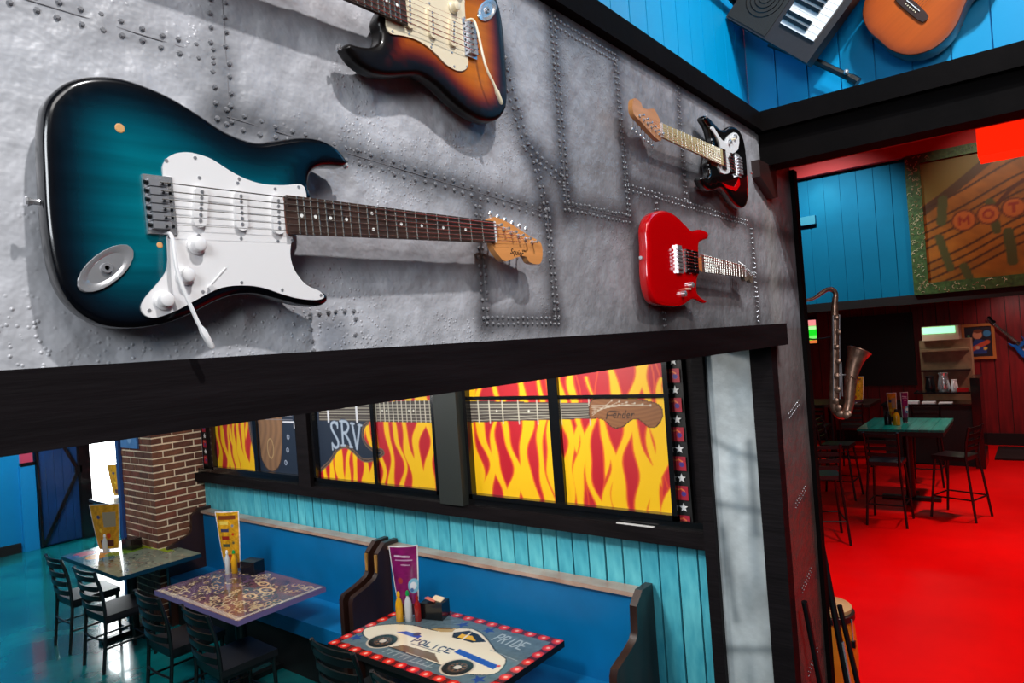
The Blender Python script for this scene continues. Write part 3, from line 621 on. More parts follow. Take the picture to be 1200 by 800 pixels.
def body_mesh(name, out, y0, y1, r, colfn, m, parent, step=.012):
    """body slab with rounded edges; front at y0 (towards viewer, -Y). Vertex colours from edge distance."""
    if area2(out) < 0: out = out[::-1]
    loops = []
    for k in range(4):
        a = k/3*math.pi/2; loops.append((inset(out, r*(1-math.sin(a))) if k < 3 else out, y0+r*(1-math.cos(a))))
    for k in range(3, -1, -1):
        a = k/3*math.pi/2; loops.append((inset(out, r*(1-math.sin(a))) if k < 3 else out, y1-r*(1-math.cos(a))))
    bm = NB(); vl = []; dist = {}
    for pts, y in loops: vl.append([bm.verts.new((p[0], y, p[1])) for p in pts])
    n = len(out)
    for a, b in zip(vl, vl[1:]):
        for i in range(n): bm.faces.new([a[i], a[(i+1) % n], b[(i+1) % n], b[i]])
    bk = delaunay_2d_cdt([Vector(p) for p in loops[-1][0]], [], [list(range(n))], 1, 1e-6)
    for f in bk[2]:
        cc = [sum(bk[0][i][q] for i in f)/len(f) for q in (0, 1)]
        if not inside(np.array([[cc[0]]]), np.array([[cc[1]]]), out)[0, 0]: continue
        ids = [bk[3][i][0] if bk[3][i] else -1 for i in f]
        if min(ids) < 0 or max(ids) >= n or len(set(ids)) < 3: continue
        try: bm.faces.new([vl[-1][i] for i in ids])
        except ValueError: pass
    inn = loops[0][0]; xs = [p[0] for p in inn]; zs = [p[1] for p in inn]
    gx, gz = np.meshgrid(np.arange(min(xs), max(xs), step), np.arange(min(zs), max(zs), step))
    ok = inside(gx, gz, inn) & (edgedist(gx, gz, inn) > step*.6)
    pts = [Vector(p) for p in inn]+[Vector((float(x), float(z))) for x, z in zip(gx[ok], gz[ok])]
    res = delaunay_2d_cdt(pts, [], [list(range(n))], 1, 1e-6)
    vm = []
    for i, p in enumerate(res[0]):
        src = res[3][i][0] if res[3][i] else -1
        vm.append(vl[0][src] if 0 <= src < n else bm.verts.new((p.x, y0, p.y)))
    for f in res[2]:
        cx_ = np.array([[sum(res[0][i].x for i in f)/len(f)]]); cz_ = np.array([[sum(res[0][i].y for i in f)/len(f)]])
        if not inside(cx_, cz_, inn)[0, 0]: continue
        try: bm.faces.new([vm[i] for i in f])
        except ValueError: pass
    bmesh.ops.recalc_face_normals(bm, faces=bm.faces)
    me = bpy.data.meshes.new(name); bm.to_mesh(me); bm.free()
    co = np.empty(len(me.vertices)*3); me.vertices.foreach_get('co', co); co = co.reshape(-1, 3)
    d = np.where(co[:, 1] < y0+1e-4, edgedist(co[:, 0], co[:, 2], out), 0)
    c = colfn(d, co); at = me.color_attributes.new('art', 'FLOAT_COLOR', 'POINT')
    at.data.foreach_set('color', np.concatenate([c, np.ones((len(c), 1))], 1).astype(np.float32).ravel())
    me.materials.append(m); me.shade_smooth(); me.set_sharp_from_angle(angle=math.radians(50))
    o = bpy.data.objects.new(name, me); COL.objects.link(o); o.parent = parent; return o
def burst(stops):
    ds = [s[0] for s in stops]; cs = np.array([S(*s[1])[:3] for s in stops])
    return lambda d, co: np.stack([np.interp(d, ds, cs[:, k]) for k in range(3)], 1)
def electric(name, loc, rot, label, group, bodycol, bm_, pgm, out, ny, fbm, hsm, style='strat', hs=None, scale=.648, logo=None, knobm=None, bend=5, hsc=1, arm=None):
    g = empty(name, loc, label, 'guitar', group, rot)
    T = .032     # body front at y = -T, back at y = 0
    body_mesh('body', smooth_closed(out, bend), -T, 0, .009, bodycol, bm_, g)
    yf = -T
    if style == 'strat':
        obj('pickguard', prism(NB(), smooth_closed(STRAT_PG, 3), yf-.0028, yf+.0002, 'y'), pgm, g, bevel=0)
        sc = NB()
        for x, z in [(.012, .058), (.05, .067), (.11, .046), (.205, .045), (.185, -.036), (.226, -.118), (.16, -.109), (.098, -.098), (.042, -.110), (-.028, -.132), (.006, -.04), (.053, .041), (.044, -.036), (.107, .04), (.104, -.037), (.165, .038), (.161, -.038)]:
            lathe(sc, [(.0028, 0), (.0022, -.0012)], (x, yf-.0026, z), 6, 'y')
        o = obj('screws', sc, STEEL, g); o['kind'] = 'stuff'
        for x0, z0, x1, z1 in [(.053, .030, .044, -.026), (.107, .030, .104, -.027), (.165, .029, .161, -.029)]:
            th = math.atan2(z1-z0, x1-x0); ux, uz = math.cos(th), math.sin(th); pts = []
            for s0, (cx, cz) in ((1, (x1-ux*.009, z1-uz*.009)), (-1, (x0+ux*.009, z0+uz*.009))):
                for k in range(7):
                    t = th+(-math.pi/2+k*math.pi/6)*1+(0 if s0 == 1 else math.pi); pts.append((cx+.009*math.cos(t), cz+.009*math.sin(t)))
            pk = obj('pickup', prism(NB(), pts, yf-.0085, yf-.002, 'y'), pgm if knobm is None else knobm, g, bevel=.0012)
            pp = NB()
            for k in range(6):
                t = (k+.5)/6*.82+.09; lathe(pp, [(.0024, 0), (.0024, -.0012)], (x0+(x1-x0)*t, yf-.0085, z0+(z1-z0)*t), 8, 'y')
            obj('pole_pieces', pp, STEEL, pk)
        for x, z in [(.039, -.049), (.02, -.089), (-.01, -.12)]:
            obj('knob', lathe(NB(), [(.0125, 0), (.0125, -.003), (.0095, -.005), (.0085, -.013), (.006, -.0145)], (x, yf-.0028, z), 16, 'y'), pgm if knobm is None else knobm, g, smooth=True)
        obj('selector_switch', tube(tube(NB(), [(.077, yf-.003, -.078), (.049, yf-.003, -.105)], .0012, 5), [(.052, yf-.003, -.102), (.048, yf-.015, -.106)], [.002, .0035], 6), WHITEP, g)
        jk = obj('jack_plate', lathe(NB(), [(.016, 0), (.0155, -.002), (.012, -.0015), (.009, .001), (.004, .003)], (0, 0, 0), 20, 'y'), CHROME, g, smooth=True, loc=(-.071, yf-.001, -.08), rot=(0, -math.radians(40), 0))
        jk.scale = (2.5, 1, 1.1)
        obj('jack_socket', lathe(NB(), [(.006, 0), (.006, -.003), (.003, -.003), (.003, 0)], (-.071, yf-.0015, -.08), 10, 'y'), STEEL, g)
        # vibrato bridge
        br = NB(); box(br, -.020, .016, yf-.005, yf, -.037, .037); obr = obj('bridge', br, CHROME, g, bevel=.0015)
        for k in range(6):
            z = -.0265+k*.0106; sb = B(-.016, .006, yf-.012, yf-.005, z-.0045, z+.0045); obj('saddle', sb, STEEL, obr, bevel=.001)
        ss = NB()
        for k in range(6):
            z = -.0265+k*.0106; lathe(ss, [(.0022, 0), (.0022, -.0008)], (.011, yf-.005, z), 6, 'y'); lathe(ss, [(.0016, 0), (.0016, -.003)], (-.001, yf-.012, z-.002), 5, 'y'); lathe(ss, [(.0026, 0), (.002, .006)], (-.021, yf-.008, z), 6, 'x')
        obj('bridge_screws', ss, BLKM, obr)
        ap = arm or [(.004, -.035), (.003, -.045), (.003, -.092), (.019, -.150), (.033, -.183)]
        a3 = [(p[0], yf-d, p[1]) for p, d in zip(ap, (.006, .016, .022, .026, .028))]; e0, e1 = Vector(a3[3]), Vector(a3[4]); e2 = e0.lerp(e1, .3)
        tr_ = obj('vibrato_arm', tube(NB(), smooth_open(a3[:4], 4)+[tuple(e2)], .0027, 8), WHITEP if pgm is WHITEP else CREAMP, g, smooth=True)
        obj('arm_tip', tube(NB(), [tuple(e0.lerp(e1, .2)), tuple(e0.lerp(e1, .4)), tuple(e1), tuple(e0.lerp(e1, 1.1))], [.003, .0048, .0042, .002], 8), WHITEP if pgm is WHITEP else CREAMP, g, smooth=True)
    else:
        for x0 in (.045, .095) if style == 'super' else (.03, .12):
            pk = obj('pickup', B(x0, x0+.038, yf-.008, yf, -.036, .036), BLKG, g, bevel=.003)
            pp = NB()
            for k in range(6): lathe(pp, [(.0026, 0), (.0026, -.001)], (x0+.01, yf-.008, -.026+k*.0104), 6, 'y')
            obj('pole_pieces', pp, CHROME, pk)
        obj('bridge', box(B(-.022, .012, yf-.008, yf, -.043, .043), .012, .022, yf-.004, yf, -.038, .038), CHROME, g, bevel=.002)
        sb = NB()
        for k in range(6): box(sb, -.03, .004, yf-.014, yf-.007, -.032+k*.0115, -.025+k*.0115)
        obj('saddles', sb, STEEL, g)
        for x, z in [(.07, -.075), (.01, -.105)]: obj('knob', lathe(NB(), [(.010, 0), (.0095, -.012), (.007, -.014)], (x, yf, z), 14, 'y'), CHROME, g, smooth=True)
        obj('toggle_switch', tube(NB(), [(.04, yf, -.088), (.035, yf-.018, -.09)], [.004, .003], 6), CREAMP, g)
        for x, z in [(-.17, -.02), (-.10, .02), (-.15, -.115)]: pass
    for x, z, dx, dz in ([(-.127, -.004, -1, 0), (.302, .098, .9, -.3)] if style == 'strat' else [(-.205, -.01, -1, 0), (.25, .105, 1, 0)]):
        obj('strap_button', tube(NB(), [(x, -.016, z), (x+dx*.006, -.016, z+dz*.006), (x+dx*.012, -.016, z+dz*.012), (x+dx*.014, -.016, z+dz*.014)], [.0035, .003, .006, .005], 8), CHROME, g, smooth=True)
    # neck: fretboard from the heel to the nut, maple behind it
    nut = scale; x0 = .176 if style == 'strat' else .165
    w0, w1 = .0285, .0215
    fy0, fy1 = yf-.013, yf-.006
    fb = NB(); prism(fb, [(x0, -w0), (nut, -w1), (nut, w1), (x0, w0)], fy0, fy1, 'y'); obj('fretboard', fb, fbm, g, bevel=.001)
    nk = NB(); rings = []
    for x, wd, dp in [(x0, w0-.0005, .016), (.25, .0275, .017), (.30, .0262, .0165), (nut, w1, .013)]:
        rings.append([nk.verts.new((x, fy1+dp*(1-abs(math.cos(t))**2.2), wd*math.cos(t))) for t in [k*math.pi/8 for k in range(9)]])
    for a, b in zip(rings, rings[1:]):
        for i in range(8): nk.faces.new([a[i], a[i+1], b[i+1], b[i]])
        nk.faces.new([a[0], b[0], b[-1], a[-1]])
    nk.faces.new(rings[0]); nk.faces.new(rings[-1][::-1])
    obj('neck', nk, MAPLED if fbm is ROSE else MAPLE, g, smooth=True)
    L = scale
    for k in range(1, 22):
        x = nut-L*(1-2**(-k/12)); t = (x-x0)/(nut-x0)
        if x < x0+.004: break
        wz = w0+(w1-w0)*t; obj('fret', tube(NB(), [(x, fy0-.0004, -wz), (x, fy0-.0004, wz)], .0011, 5), NICKEL, g, smooth=True)
    fx = lambda k: nut-L*(1-2**(-k/12))
    for k in (3, 5, 7, 9, 12, 15, 17, 19, 21):
        x = (fx(k)+fx(k-1))/2
        for z in ((0,) if k != 12 else (-.013, .013)): obj('inlay_dot', lathe(NB(), [(.003, 0), (.003, -.0004)], (x, fy0, z), 8, 'y'), DOT if fbm is ROSE else BLKG, g)
    obj('nut', B(nut, nut+.004, fy0-.002, fy1+.004, -w1, w1), WHITEP, g)
    hs = [(nut+(x-.648)*hsc, z*hsc) for x, z in (hs or STRAT_HS)]; hy = fy1-.001
    obj('headstock', prism(NB(), smooth_closed(hs, 3), hy, hy+.014, 'y'), hsm, g, bevel=.0018)
    # tuners
    tn = 6
    for k in range(tn):
        t = k/5; px, pz = nut+(.014+t*.118)*hsc, (.014-t*.029)*hsc
        ex, ez = px+.012, pz+.03+.001*k
        q = obj('tuner', lathe(NB(), [(.0055, 0), (.005, -.002), (.0028, -.003), (.0028, -.014), (.0035, -.0145), (.003, -.016)], (px, hy, pz), 10, 'y'), CHROME, g, smooth=True)
        tb = NB(); tube(tb, [(px, hy+.02, pz), (ex-.004, hy+.02, ez-.008)], .0025, 6); sphere(tb, (ex-.002, hy+.02, ez-.001), .0075, (.75, .45, 1), 8, 6)
        obj('tuner_button', tb, CHROME, q, smooth=True)
    for k in range(6):
        zb = -.0265+k*.0106; zn = -.0175+k*.007; t = (5-k)/5; px, pz = nut+(.014+t*.118)*hsc, (.014-t*.029)*hsc
        if style != 'strat': zb *= 1.05
        obj('string', tube(NB(), [(-.004, yf-.0145, zb), (nut, fy0-.0028, zn), (px, hy-.008, pz)], .00030+.00011*(k), 4), NICKEL, g)
    if logo: logo(g, hy)
    return g
def text_mesh(s, size, m, parent, loc, rot, name='lettering', shear=0, ext=.0003):
    cu = bpy.data.curves.new('t', 'FONT'); cu.body = s; cu.size = size; cu.extrude = ext; cu.shear = shear; cu.resolution_u = 2
    o = bpy.data.objects.new('t', cu); COL.objects.link(o)
    me = bpy.data.meshes.new_from_object(o.evaluated_get(bpy.context.evaluated_depsgraph_get())); bpy.data.objects.remove(o)
    me.name = name; me.materials.clear(); me.materials.append(m)
    q = bpy.data.objects.new(name, me); COL.objects.link(q); q.parent = parent; q.location = loc; q.rotation_euler = rot; return q
INK = mat('black_ink', S(24, 16, 14), .5)
def squier(g, hy):
    text_mesh('Squier', .017, INK, g, (.700, hy-.0004, -.041), (math.pi/2, -math.radians(-6), 0), shear=.3)
    text_mesh('STRAT', .006, INK, g, (.742, hy-.0004, -.036), (math.pi/2, 0, 0))
TEALB = burst([(0, (4, 6, 12)), (.012, (5, 10, 18)), (.028, (4, 32, 46)), (.052, (0, 72, 88)), (.085, (0, 104, 120)), (.13, (0, 118, 130))])
SUNB = burst([(0, (8, 5, 5)), (.024, (14, 6, 6)), (.036, (90, 16, 8)), (.05, (150, 62, 6)), (.075, (190, 104, 10)), (.2, (200, 118, 16))])
GY = .897   # y of the guitars' backs (the wall at y = .92)
g1 = electric('electric_guitar', (.4004, GY, 2.7094), (0, -math.radians(1.95), 0), 'dark teal burst electric guitar with white pickguard, neck pointing right', 'guitars hung on the metal wall', TEALB, BURST, WHITEP, STRAT_BODY, None, ROSE, MAPLE, logo=squier)
o = obj('chipped_paint', lathe(NB(), [(.006, 0), (.005, -.0005)], (-.039, -.0322, .091), 9, 'y'), mat('bare_wood', S(214, 160, 100), .6), g1)
obj('chipped_paint', lathe(NB(), [(.004, 0), (.003, -.0005)], (-.006, -.0322, -.05), 9, 'y'), mat('bare_wood', None), g1)
g2 = electric('electric_guitar', (1.022, GY, 3.116), (0, -math.radians(181.7), 0), 'sunburst electric guitar with cream pickguard, cut off by the top of the photo', 'guitars hung on the metal wall', SUNB, mat('sunburst_satin', attr='art', rough=.35, coat=.12, var=.2, vs=14, stretch=(.3, 1, 4), spec=.25), CREAMP, STRAT_BODY, None, ROSE, MAPLE, arm=[(.004, -.035), (-.010, -.03), (-.022, .05), (-.04, .088), (-.056, .122)])
g3 = electric('electric_guitar', (1.945, GY, 2.728), (0, math.radians(1.5), 0), 'glossy red electric guitar with black pickups and no pickguard', 'guitars hung on the metal wall', burst([(0, (205, 6, 14)), (1, (205, 6, 14))]), REDG, BLKG, SUPER_BODY, None, mat('worn_fretboard', S(96, 84, 74), .45), mat('grey_headstock', S(120, 104, 90), .3), style='super', scale=.545, hsc=.6)
# black guitar with a white crescent guard
G4PG = [(0.209, -0.103), (0.166, -0.081), (0.112, -0.068), (0.073, -0.094), (0.007, -0.123), (-0.046, -0.118), (-0.026, -0.066), (0.042, -0.037), (0.09, -0.013), (0.072, 0.025), (0.101, 0.045), (0.169, 0.052), (0.186, 0.019), (0.152, -0.033), (0.184, -0.072), (0.234, -0.091)]
g4 = electric('electric_guitar', (2.519, GY, 3.112), (0, -math.radians(180.4), 0), 'black electric guitar with white and red markings and a pale maple neck', 'guitars hung on the metal wall', burst([(0, (10, 9, 10)), (1, (10, 9, 10))]), BLACKG, BLKG, [(x*1.08+.01, z) for x, z in STRAT_BODY], None, mat('pale_fretboard', S(206, 190, 140), .4), MAPLE, style='hh')
obj('pickguard', prism(NB(), smooth_closed(G4PG, 2), -.0355, -.0317, 'y'), WHITEP, g4)
obj('red_marking', prism(NB(), [(-.02, .07), (.03, .10), (.12, .10), (.16, .085), (.12, .088), (.04, .085), (.0, .06), (-.02, .035)], -.0345, -.0317, 'y'), REDG, g4)

# --- acoustic guitar on the upper right wall
ag = empty('acoustic_guitar', (3.34, .35, 3.785), 'orange wooden acoustic guitar hanging high on the blue plank wall', 'guitar', None, (0, 0, 0))
ag.rotation_euler = (Matrix.Rotation(-math.pi/2, 3, 'Z') @ Matrix.Rotation(-math.radians(35), 3, 'Y')).to_euler()
AB = smooth_closed([(-.16, 0), (-.158, .07), (-.13, .14), (-.07, .188), (0, .197), (.06, .18), (.11, .15), (.155, .13), (.20, .13), (.25, .143), (.295, .135), (.325, .10), (.335, .04), (.335, 0), (.335, -.04), (.325, -.10), (.295, -.135), (.25, -.143), (.20, -.13), (.155, -.13), (.11, -.15), (.06, -.18), (0, -.197), (-.07, -.188), (-.13, -.14), (-.158, -.07)], 3)
AMB = burst([(0, (80, 30, 4)), (.006, (140, 56, 4)), (.05, (172, 72, 4)), (.2, (186, 84, 8))])
body_mesh('body', AB, -.05, .05, .004, AMB, mat('amber_top', attr='art', rough=.35, coat=.25, var=.1, vs=10, stretch=(.4, 1, 9)), ag, .02)
obj('bridge', prism(NB(), smooth_closed([(-.015, -.08), (.012, -.078), (.018, -.03), (.02, 0), (.018, .03), (.012, .078), (-.015, .08), (-.02, .03), (-.02, -.03)], 2), -.060, -.049, 'y'), WOODD, ag, bevel=.002)
obj('saddle', B(.004, .007, -.064, -.059, -.037, .037), WHITEP, ag)
pn = NB()
for k in range(6): lathe(pn, [(.003, 0), (.0025, -.004)], (-.006, -.060, -.027+k*.011), 8, 'y')
obj('bridge_pins', pn, CREAMP, ag)
obj('sound_hole', lathe(NB(), [(.05, 0), (.05, -.0008)], (.165, -.0502, 0), 28, 'y'), DARK, ag)
obj('rosette', lathe(NB(), [(.062, 0), (.062, -.0005)], (.165, -.0501, 0), 28, 'y'), WOODD, ag)
obj('neck', B(.33, .66, -.055, -.02, -.024, .024), WOODD, ag, bevel=.006)
obj('fretboard', B(.225, .655, -.062, -.0545, -.026, .026), ROSE, ag, bevel=.001)
obj('headstock', B(.655, .83, -.056, -.04, -.034, .034), WOODD, ag, bevel=.004)
st = NB()
for k in range(6): tube(st, [(.0, -.065, -.027+k*.011), (.655, -.066, -.018+k*.0072), (.72, -.06, -.018+k*.0072)], .0006, 4, cap=False)
obj('strings', st, NICKEL, ag)

# --- keyboard
kb = empty('electronic_keyboard', (3.2, .754, 3.656), 'black electronic keyboard hung diagonally on the blue plank wall', 'keyboard')
kb.rotation_euler = (Matrix.Rotation(-math.pi/2, 3, 'Z') @ Matrix.Rotation(-math.radians(46), 3, 'Y')).to_euler()
CHAR = mat('charcoal_plastic', S(44, 40, 42), .45, var=.1, vs=60)
obj('case', B(0, .95, 0, .07, 0, .474), CHAR, kb, bevel=.008)
obj('panel', B(.01, .30, -.004, .002, .245, .466), mat('speaker_cloth', S(34, 34, 34), .8, bump=.4, bs=300), kb, bevel=.002)
obj('control_panel', B(.31, .94, -.004, .002, .245, .466), CHAR, kb, bevel=.002)
sp = NB()
for r in (.03, .05, .07, .09): tube(sp, [(.15+r*math.cos(t), -.005, .355+r*math.sin(t)) for t in np.linspace(0, 2*math.pi, 25)], .002, 4, cap=False)
obj('speaker_grille', sp, BLKG, kb)
wk = obj('white_key', B(0, .0255, -.012, .01, 0, .185), WHITEP, kb, bevel=.0015); bk = obj('black_key', B(-.0075, .0075, -.022, -.01, .055, .185), BLKG, kb, bevel=.002)
kx0 = .085; n = 0
for k in range(32):
    o = wk if k == 0 else wk.copy()
    if k: COL.objects.link(o)
    o.location = (kx0+k*.0265, 0, .03)
    if k % 7 in (0, 1, 3, 4, 5):
        o = bk if n == 0 else bk.copy()
        if n: COL.objects.link(o)
        n += 1; o.location = (kx0+(k+1)*.0265-.0005, 0, .03)
ks = empty('keyboard_stand', (3.38, .6, 3.6), 'black tubular stand sticking out from behind the keyboard', 'stand')
def W2(o, p): return tuple(Vector(p)-Vector(o))
o0 = (3.38, .6, 3.6)
obj('arm', tube(NB(), [W2(o0, p) for p in [(3.36, .95, 3.86), (3.36, .74, 3.70), (3.36, .60, 3.58)]], .016, 8), BLKM, ks, smooth=True)
obj('foot_cap', tube(NB(), [W2(o0, p) for p in [(3.36, .615, 3.592), (3.36, .585, 3.562)]], .021, 8), BLKG, ks, smooth=True)
obj('knob', sphere(NB(), W2(o0, (3.335, .625, 3.615)), .012), CHROME, ks, smooth=True)
obj('arm', tube(NB(), [W2(o0, p) for p in [(3.30, 1.06, 4.06), (2.2, 1.02, 3.80+.25)]], .018, 8), BLKM, ks, smooth=True)

# ================================================================== BOOTH FURNITURE
# benches: end panels, back, seat, top rail
def bench(y0, y1, label, loc):
    r = empty('booth_bench', (3.2, (y0+y1)/2, 0), label, 'bench', 'booth benches under the flame mural'); oy = (y0+y1)/2
    def P(bm, n, m, **k):
        for v in bm.verts: v.co -= Vector((3.2, oy, 0))
        return obj(n, bm, m, r, **k)
    P(B(3.40, 3.475, y0, y1, .40, 1.03), 'backrest', VBLUE, bevel=.02)
    P(B(3.03, 3.42, y0, y1, .36, .48), 'seat', VBLUE, bevel=.03)
    P(B(3.08, 3.47, y0+.02, y1-.02, 0, .36), 'base', DARK)
    P(B(3.375, 3.483, y0, y1, 1.03, 1.055), 'top_rail', RAILW, bevel=.006)
    prof = [(3.02, 0), (3.02, .50), (3.02, .74), (3.04, .775), (3.18, .815), (3.25, .845), (3.275, .88), (3.285, 1.02), (3.36, 1.085), (3.485, 1.085), (3.485, 0)]
    for a, b in ((y0-.045, y0), (y1, y1+.045)):
        p = P(prism(NB(), prof, a, b, 'y'), 'end_panel', WOODD, bevel=.004)
    return r
bench(1.90, 4.02, 'blue vinyl booth bench on the right, beside the table with the police car', 0)
bench(4.17, 6.88, 'long blue vinyl booth bench beside the brick pillar', 0)
for i, yy in enumerate((4.055, 4.125)):
    pass
for b in [o for o in bpy.data.objects if o.name.startswith('booth_bench')]:
    oy = b.location.y; yy = (3.995+.045 if oy < 4 else 4.15)-oy
    obj('edge_strip', B(.07, .086, yy-.012, yy+.012, .88, 1.01), WOODL, b, bevel=.003)

def tabletop(name, art, x0, x1, y0, y1, label, group, edge_m):
    cx, cy = (x0+x1)/2, (y0+y1)/2
    t = empty(name, (cx, cy, 0), label, 'table', group)
    obj('tabletop', B(x0-cx, x1-cx, y0-cy, y1-cy, .712, .7488), edge_m, t, bevel=.004)
    o = art.mesh('table_art', lambda u, v: np.stack([v-cx, -u-cy, np.full(u.shape, .7495)], -1), ARTG, t)
    obj('pedestal', tube(NB(), [(0, 0, .03), (0, 0, .71)], .045, 14), BLKM, t, smooth=True)
    bb = NB()
    for dx, dy in ((.28, 0), (-.28, 0), (0, .28), (0, -.28)): box(bb, min(0, dx)-.03, max(0, dx)+.03, min(0, dy)-.03, max(0, dy)+.03, .0, .04)
    obj('base', bb, BLKM, t, bevel=.004)
    return t
# table 1: police car
x0, x1, y0, y1 = 2.50, 3.24, 2.33, 3.60
a = Art(-y1, -y0, x0, x1, .0045, (92, 112, 122)); a.noise(.14, 40, 5); a.noise(.08, 90, 6)
bw = .055
for (p, q, r, s) in [(-y1, -y0, x0, x0+bw), (-y1, -y0, x1-bw, x1), (-y1, -y1+bw, x0, x1), (-y0-bw, -y0, x0, x1)]: a.rect(p, q, r, s, (96, 8, 10))
def glowdot(c): a.disc(c, .036, (206, 24, 18)); a.disc(c, .024, (240, 52, 36)); a.disc(c, .011, (255, 190, 170))
n = 13
for k in range(n):
    u = -y1+bw/2+k*(y1-y0-bw)/(n-1)
    for v in (x0+bw/2, x1-bw/2): glowdot((u, v))
for k in range(1, 7):
    for u in (-y1+bw/2, -y0-bw/2): glowdot((u, x0+bw/2+k*(x1-x0-bw)/7))
F = lambda pts: [(-p[1], p[0]) for p in pts]
car = smooth_closed(F([(2.70,3.50),(2.78,3.555),(2.882,3.469),(2.945,3.33),(2.957,3.169),(2.975,3.077),(3.045,3.03),(3.09,2.95),(3.081,2.86),(3.022,2.742),(2.932,2.606),(2.885,2.493),(2.806,2.445),(2.72,2.438),(2.655,2.54),(2.65,2.64),(2.652,2.788),(2.655,2.972),(2.66,3.133),(2.66,3.25),(2.66,3.36)]), 3)
a.poly(inset(car, -.008), (30, 28, 30)); a.poly(car, (236, 224, 200))
a.poly(F([(2.66,2.79),(2.66,3.2),(2.72,3.15),(2.735,2.9)]), (120, 96, 76))
a.poly(F([(3.07,2.93),(3.055,2.84),(3.0,2.73),(2.95,2.80),(2.945,2.96),(3.0,3.0)]), (22, 20, 24)); a.poly(F([(3.01,2.94),(3.02,2.86),(2.975,2.79),(2.96,2.93)]), (236, 180, 24))
a.line(F([(3.05,2.9),(2.945,2.88)]), .006, (236, 224, 200)); a.poly(F([(2.965,3.17),(3.03,3.1),(3.06,3.03),(3.0,3.01),(2.965,3.08)]), (190, 160, 110)); a.line(F([(3.0,3.13),(3.04,3.05)]), .008, (90, 60, 40))
a.poly(F([(2.80,2.81),(2.85,2.81),(2.805,2.47),(2.755,2.47)]), (20, 70, 170)); a.poly(F([(2.825,3.34),(2.87,3.28),(2.865,3.14),(2.83,3.14)]), (30, 80, 180)); a.disc((-3.19, 2.87), .025, (70, 80, 110))
for wx, wy in ((2.695, 3.309), (2.675, 2.663)):
    a.disc((-wy, wx), .102, (210, 196, 176)); a.disc((-wy, wx), .09, (34, 24, 22)); a.ring((-wy, wx), .05, .006, (96, 70, 54)); a.disc((-wy, wx), .022, (214, 204, 190))
    for k in range(8): a.disc((-wy+.036*math.cos(k*.785), wx+.036*math.sin(k*.785)), .008, (120, 90, 70))
a.text('POLICE', -3.14, 2.775, .05, .038, (30, 40, 90), .006, gap=.45, slant=-.1); a.line([(-3.12, 2.757), (-2.88, 2.757)], .004, (50, 56, 90))
a.disc((-2.47, 2.80), .012, (220, 30, 30)); a.text('PRIDE', -2.72, 3.04, .09, .034, (176, 188, 190), .005, gap=.45, ang=-.1); a.line([(-2.64, 2.93), (-2.42, 2.9)], .003, (150, 165, 170))
for k in range(9): a.line([(-3.19+k*.046, 2.59), (-3.18+k*.046, 2.635)], .0045, (150, 164, 166)); 
a.line([(-3.19, 2.635), (-3.0, 2.635)], .004, (150, 164, 166)); a.line([(-2.97, 2.59), (-2.79, 2.6)], .004, (150, 164, 166))
for v, u in ((2.645, -3.50), (2.63, -2.47), (3.12, -3.03), (3.13, -2.82)): a.star((u, v), .05, (40, 70, 140), .3)
for k in range(5): a.line([(-3.45+k*.09, 3.1), (-3.40+k*.09, 3.14)], .004, (120, 140, 150))
tabletop('booth_table', a, x0, x1, y0, y1, 'booth table painted with a white police car inside a red light border', 'painted booth tables', DARK)
# table 2: purple and cream swirls
x0, x1, y0, y1 = 2.40, 3.13, 4.48, 5.74
a = Art(-y1, -y0, x0, x1, .005, (84, 66, 98)); a.noise(.3, 14, 9)
rg = np.random.RandomState(11)
a.put(np.exp(-((a.u+4.85)/.35)**4), (140, 84, 70), .6)
for k in range(260):
    c = (rg.uniform(-y1+.05, -y0-.05), rg.uniform(x0+.05, x1-.05)); r = rg.uniform(.02, .055); t0 = rg.rand()*6
    a.line([(c[0]+r*math.cos(t0+t)*(1-t/9), c[1]+r*math.sin(t0+t)*(.6)) for t in np.linspace(0, 5, 12)], .0055, [(206, 186, 148), (50, 36, 50), (190, 160, 124), (56, 54, 50)][k % 4])
for c, r in (((-4.86, 2.86), .075), ((-4.86, 2.72), .06), ((-5.02, 2.93), .05)): a.ring(c, r, .009, (232, 190, 140), r*.55); a.ring(c, r*.6, .006, (110, 60, 50), r*.35)
for k in range(60):
    for v in (x0+.03,): a.line([(-y1+.02+k*.021, v-.02), (-y1+.03+k*.021, v+.015)], .004, (230, 220, 200))
    a.line([(-y0-.045, x0+.012*k), (-y0-.02, x0+.012*k)], .003, (230, 220, 200)) if k < 60 else None
tabletop('booth_table', a, x0, x1, y0, y1, 'booth table painted with purple and cream swirls, middle of the three', 'painted booth tables', mat('lilac_edge', S(126, 112, 168), .35))
# table 3: rainbow and grey
x0, x1, y0, y1 = 2.40, 3.13, 6.42, 7.78
a = Art(-y1, -y0, x0, x1, .007, (140, 148, 128)); a.noise(.25, 12, 21)
a.poly([(-y1, x0), (-7.1, x0), (-7.25, x1), (-y1, x1)], (46, 120, 140)); a.disc((-7.62, 2.55), .10, (214, 110, 130)); a.disc((-7.38, 2.6), .12, (226, 140, 24)); a.disc((-7.3, 2.82), .12, (120, 160, 40), .2); a.line([(-7.4, 2.95), (-7.0, 3.02), (-6.8, 3.02)], .035, (170, 190, 30)); a.disc((-7.6, 2.44), .06, (40, 110, 190))
for k in range(44):
    c = (rg.uniform(-7.1, -6.45), rg.uniform(x0+.05, x1-.1)); r = rg.uniform(.02, .05); a.line([(c[0]+r*math.cos(t), c[1]+r*math.sin(t)*.7) for t in np.linspace(0, 4, 9)], .006, [(190, 180, 150), (50, 60, 60), (150, 120, 100)][k % 3])
tabletop('booth_table', a, x0, x1, y0, y1, 'booth table painted in rainbow colours beside the brick pillar', 'painted booth tables', mat('dark_teal_edge', S(10, 50, 70), .3))
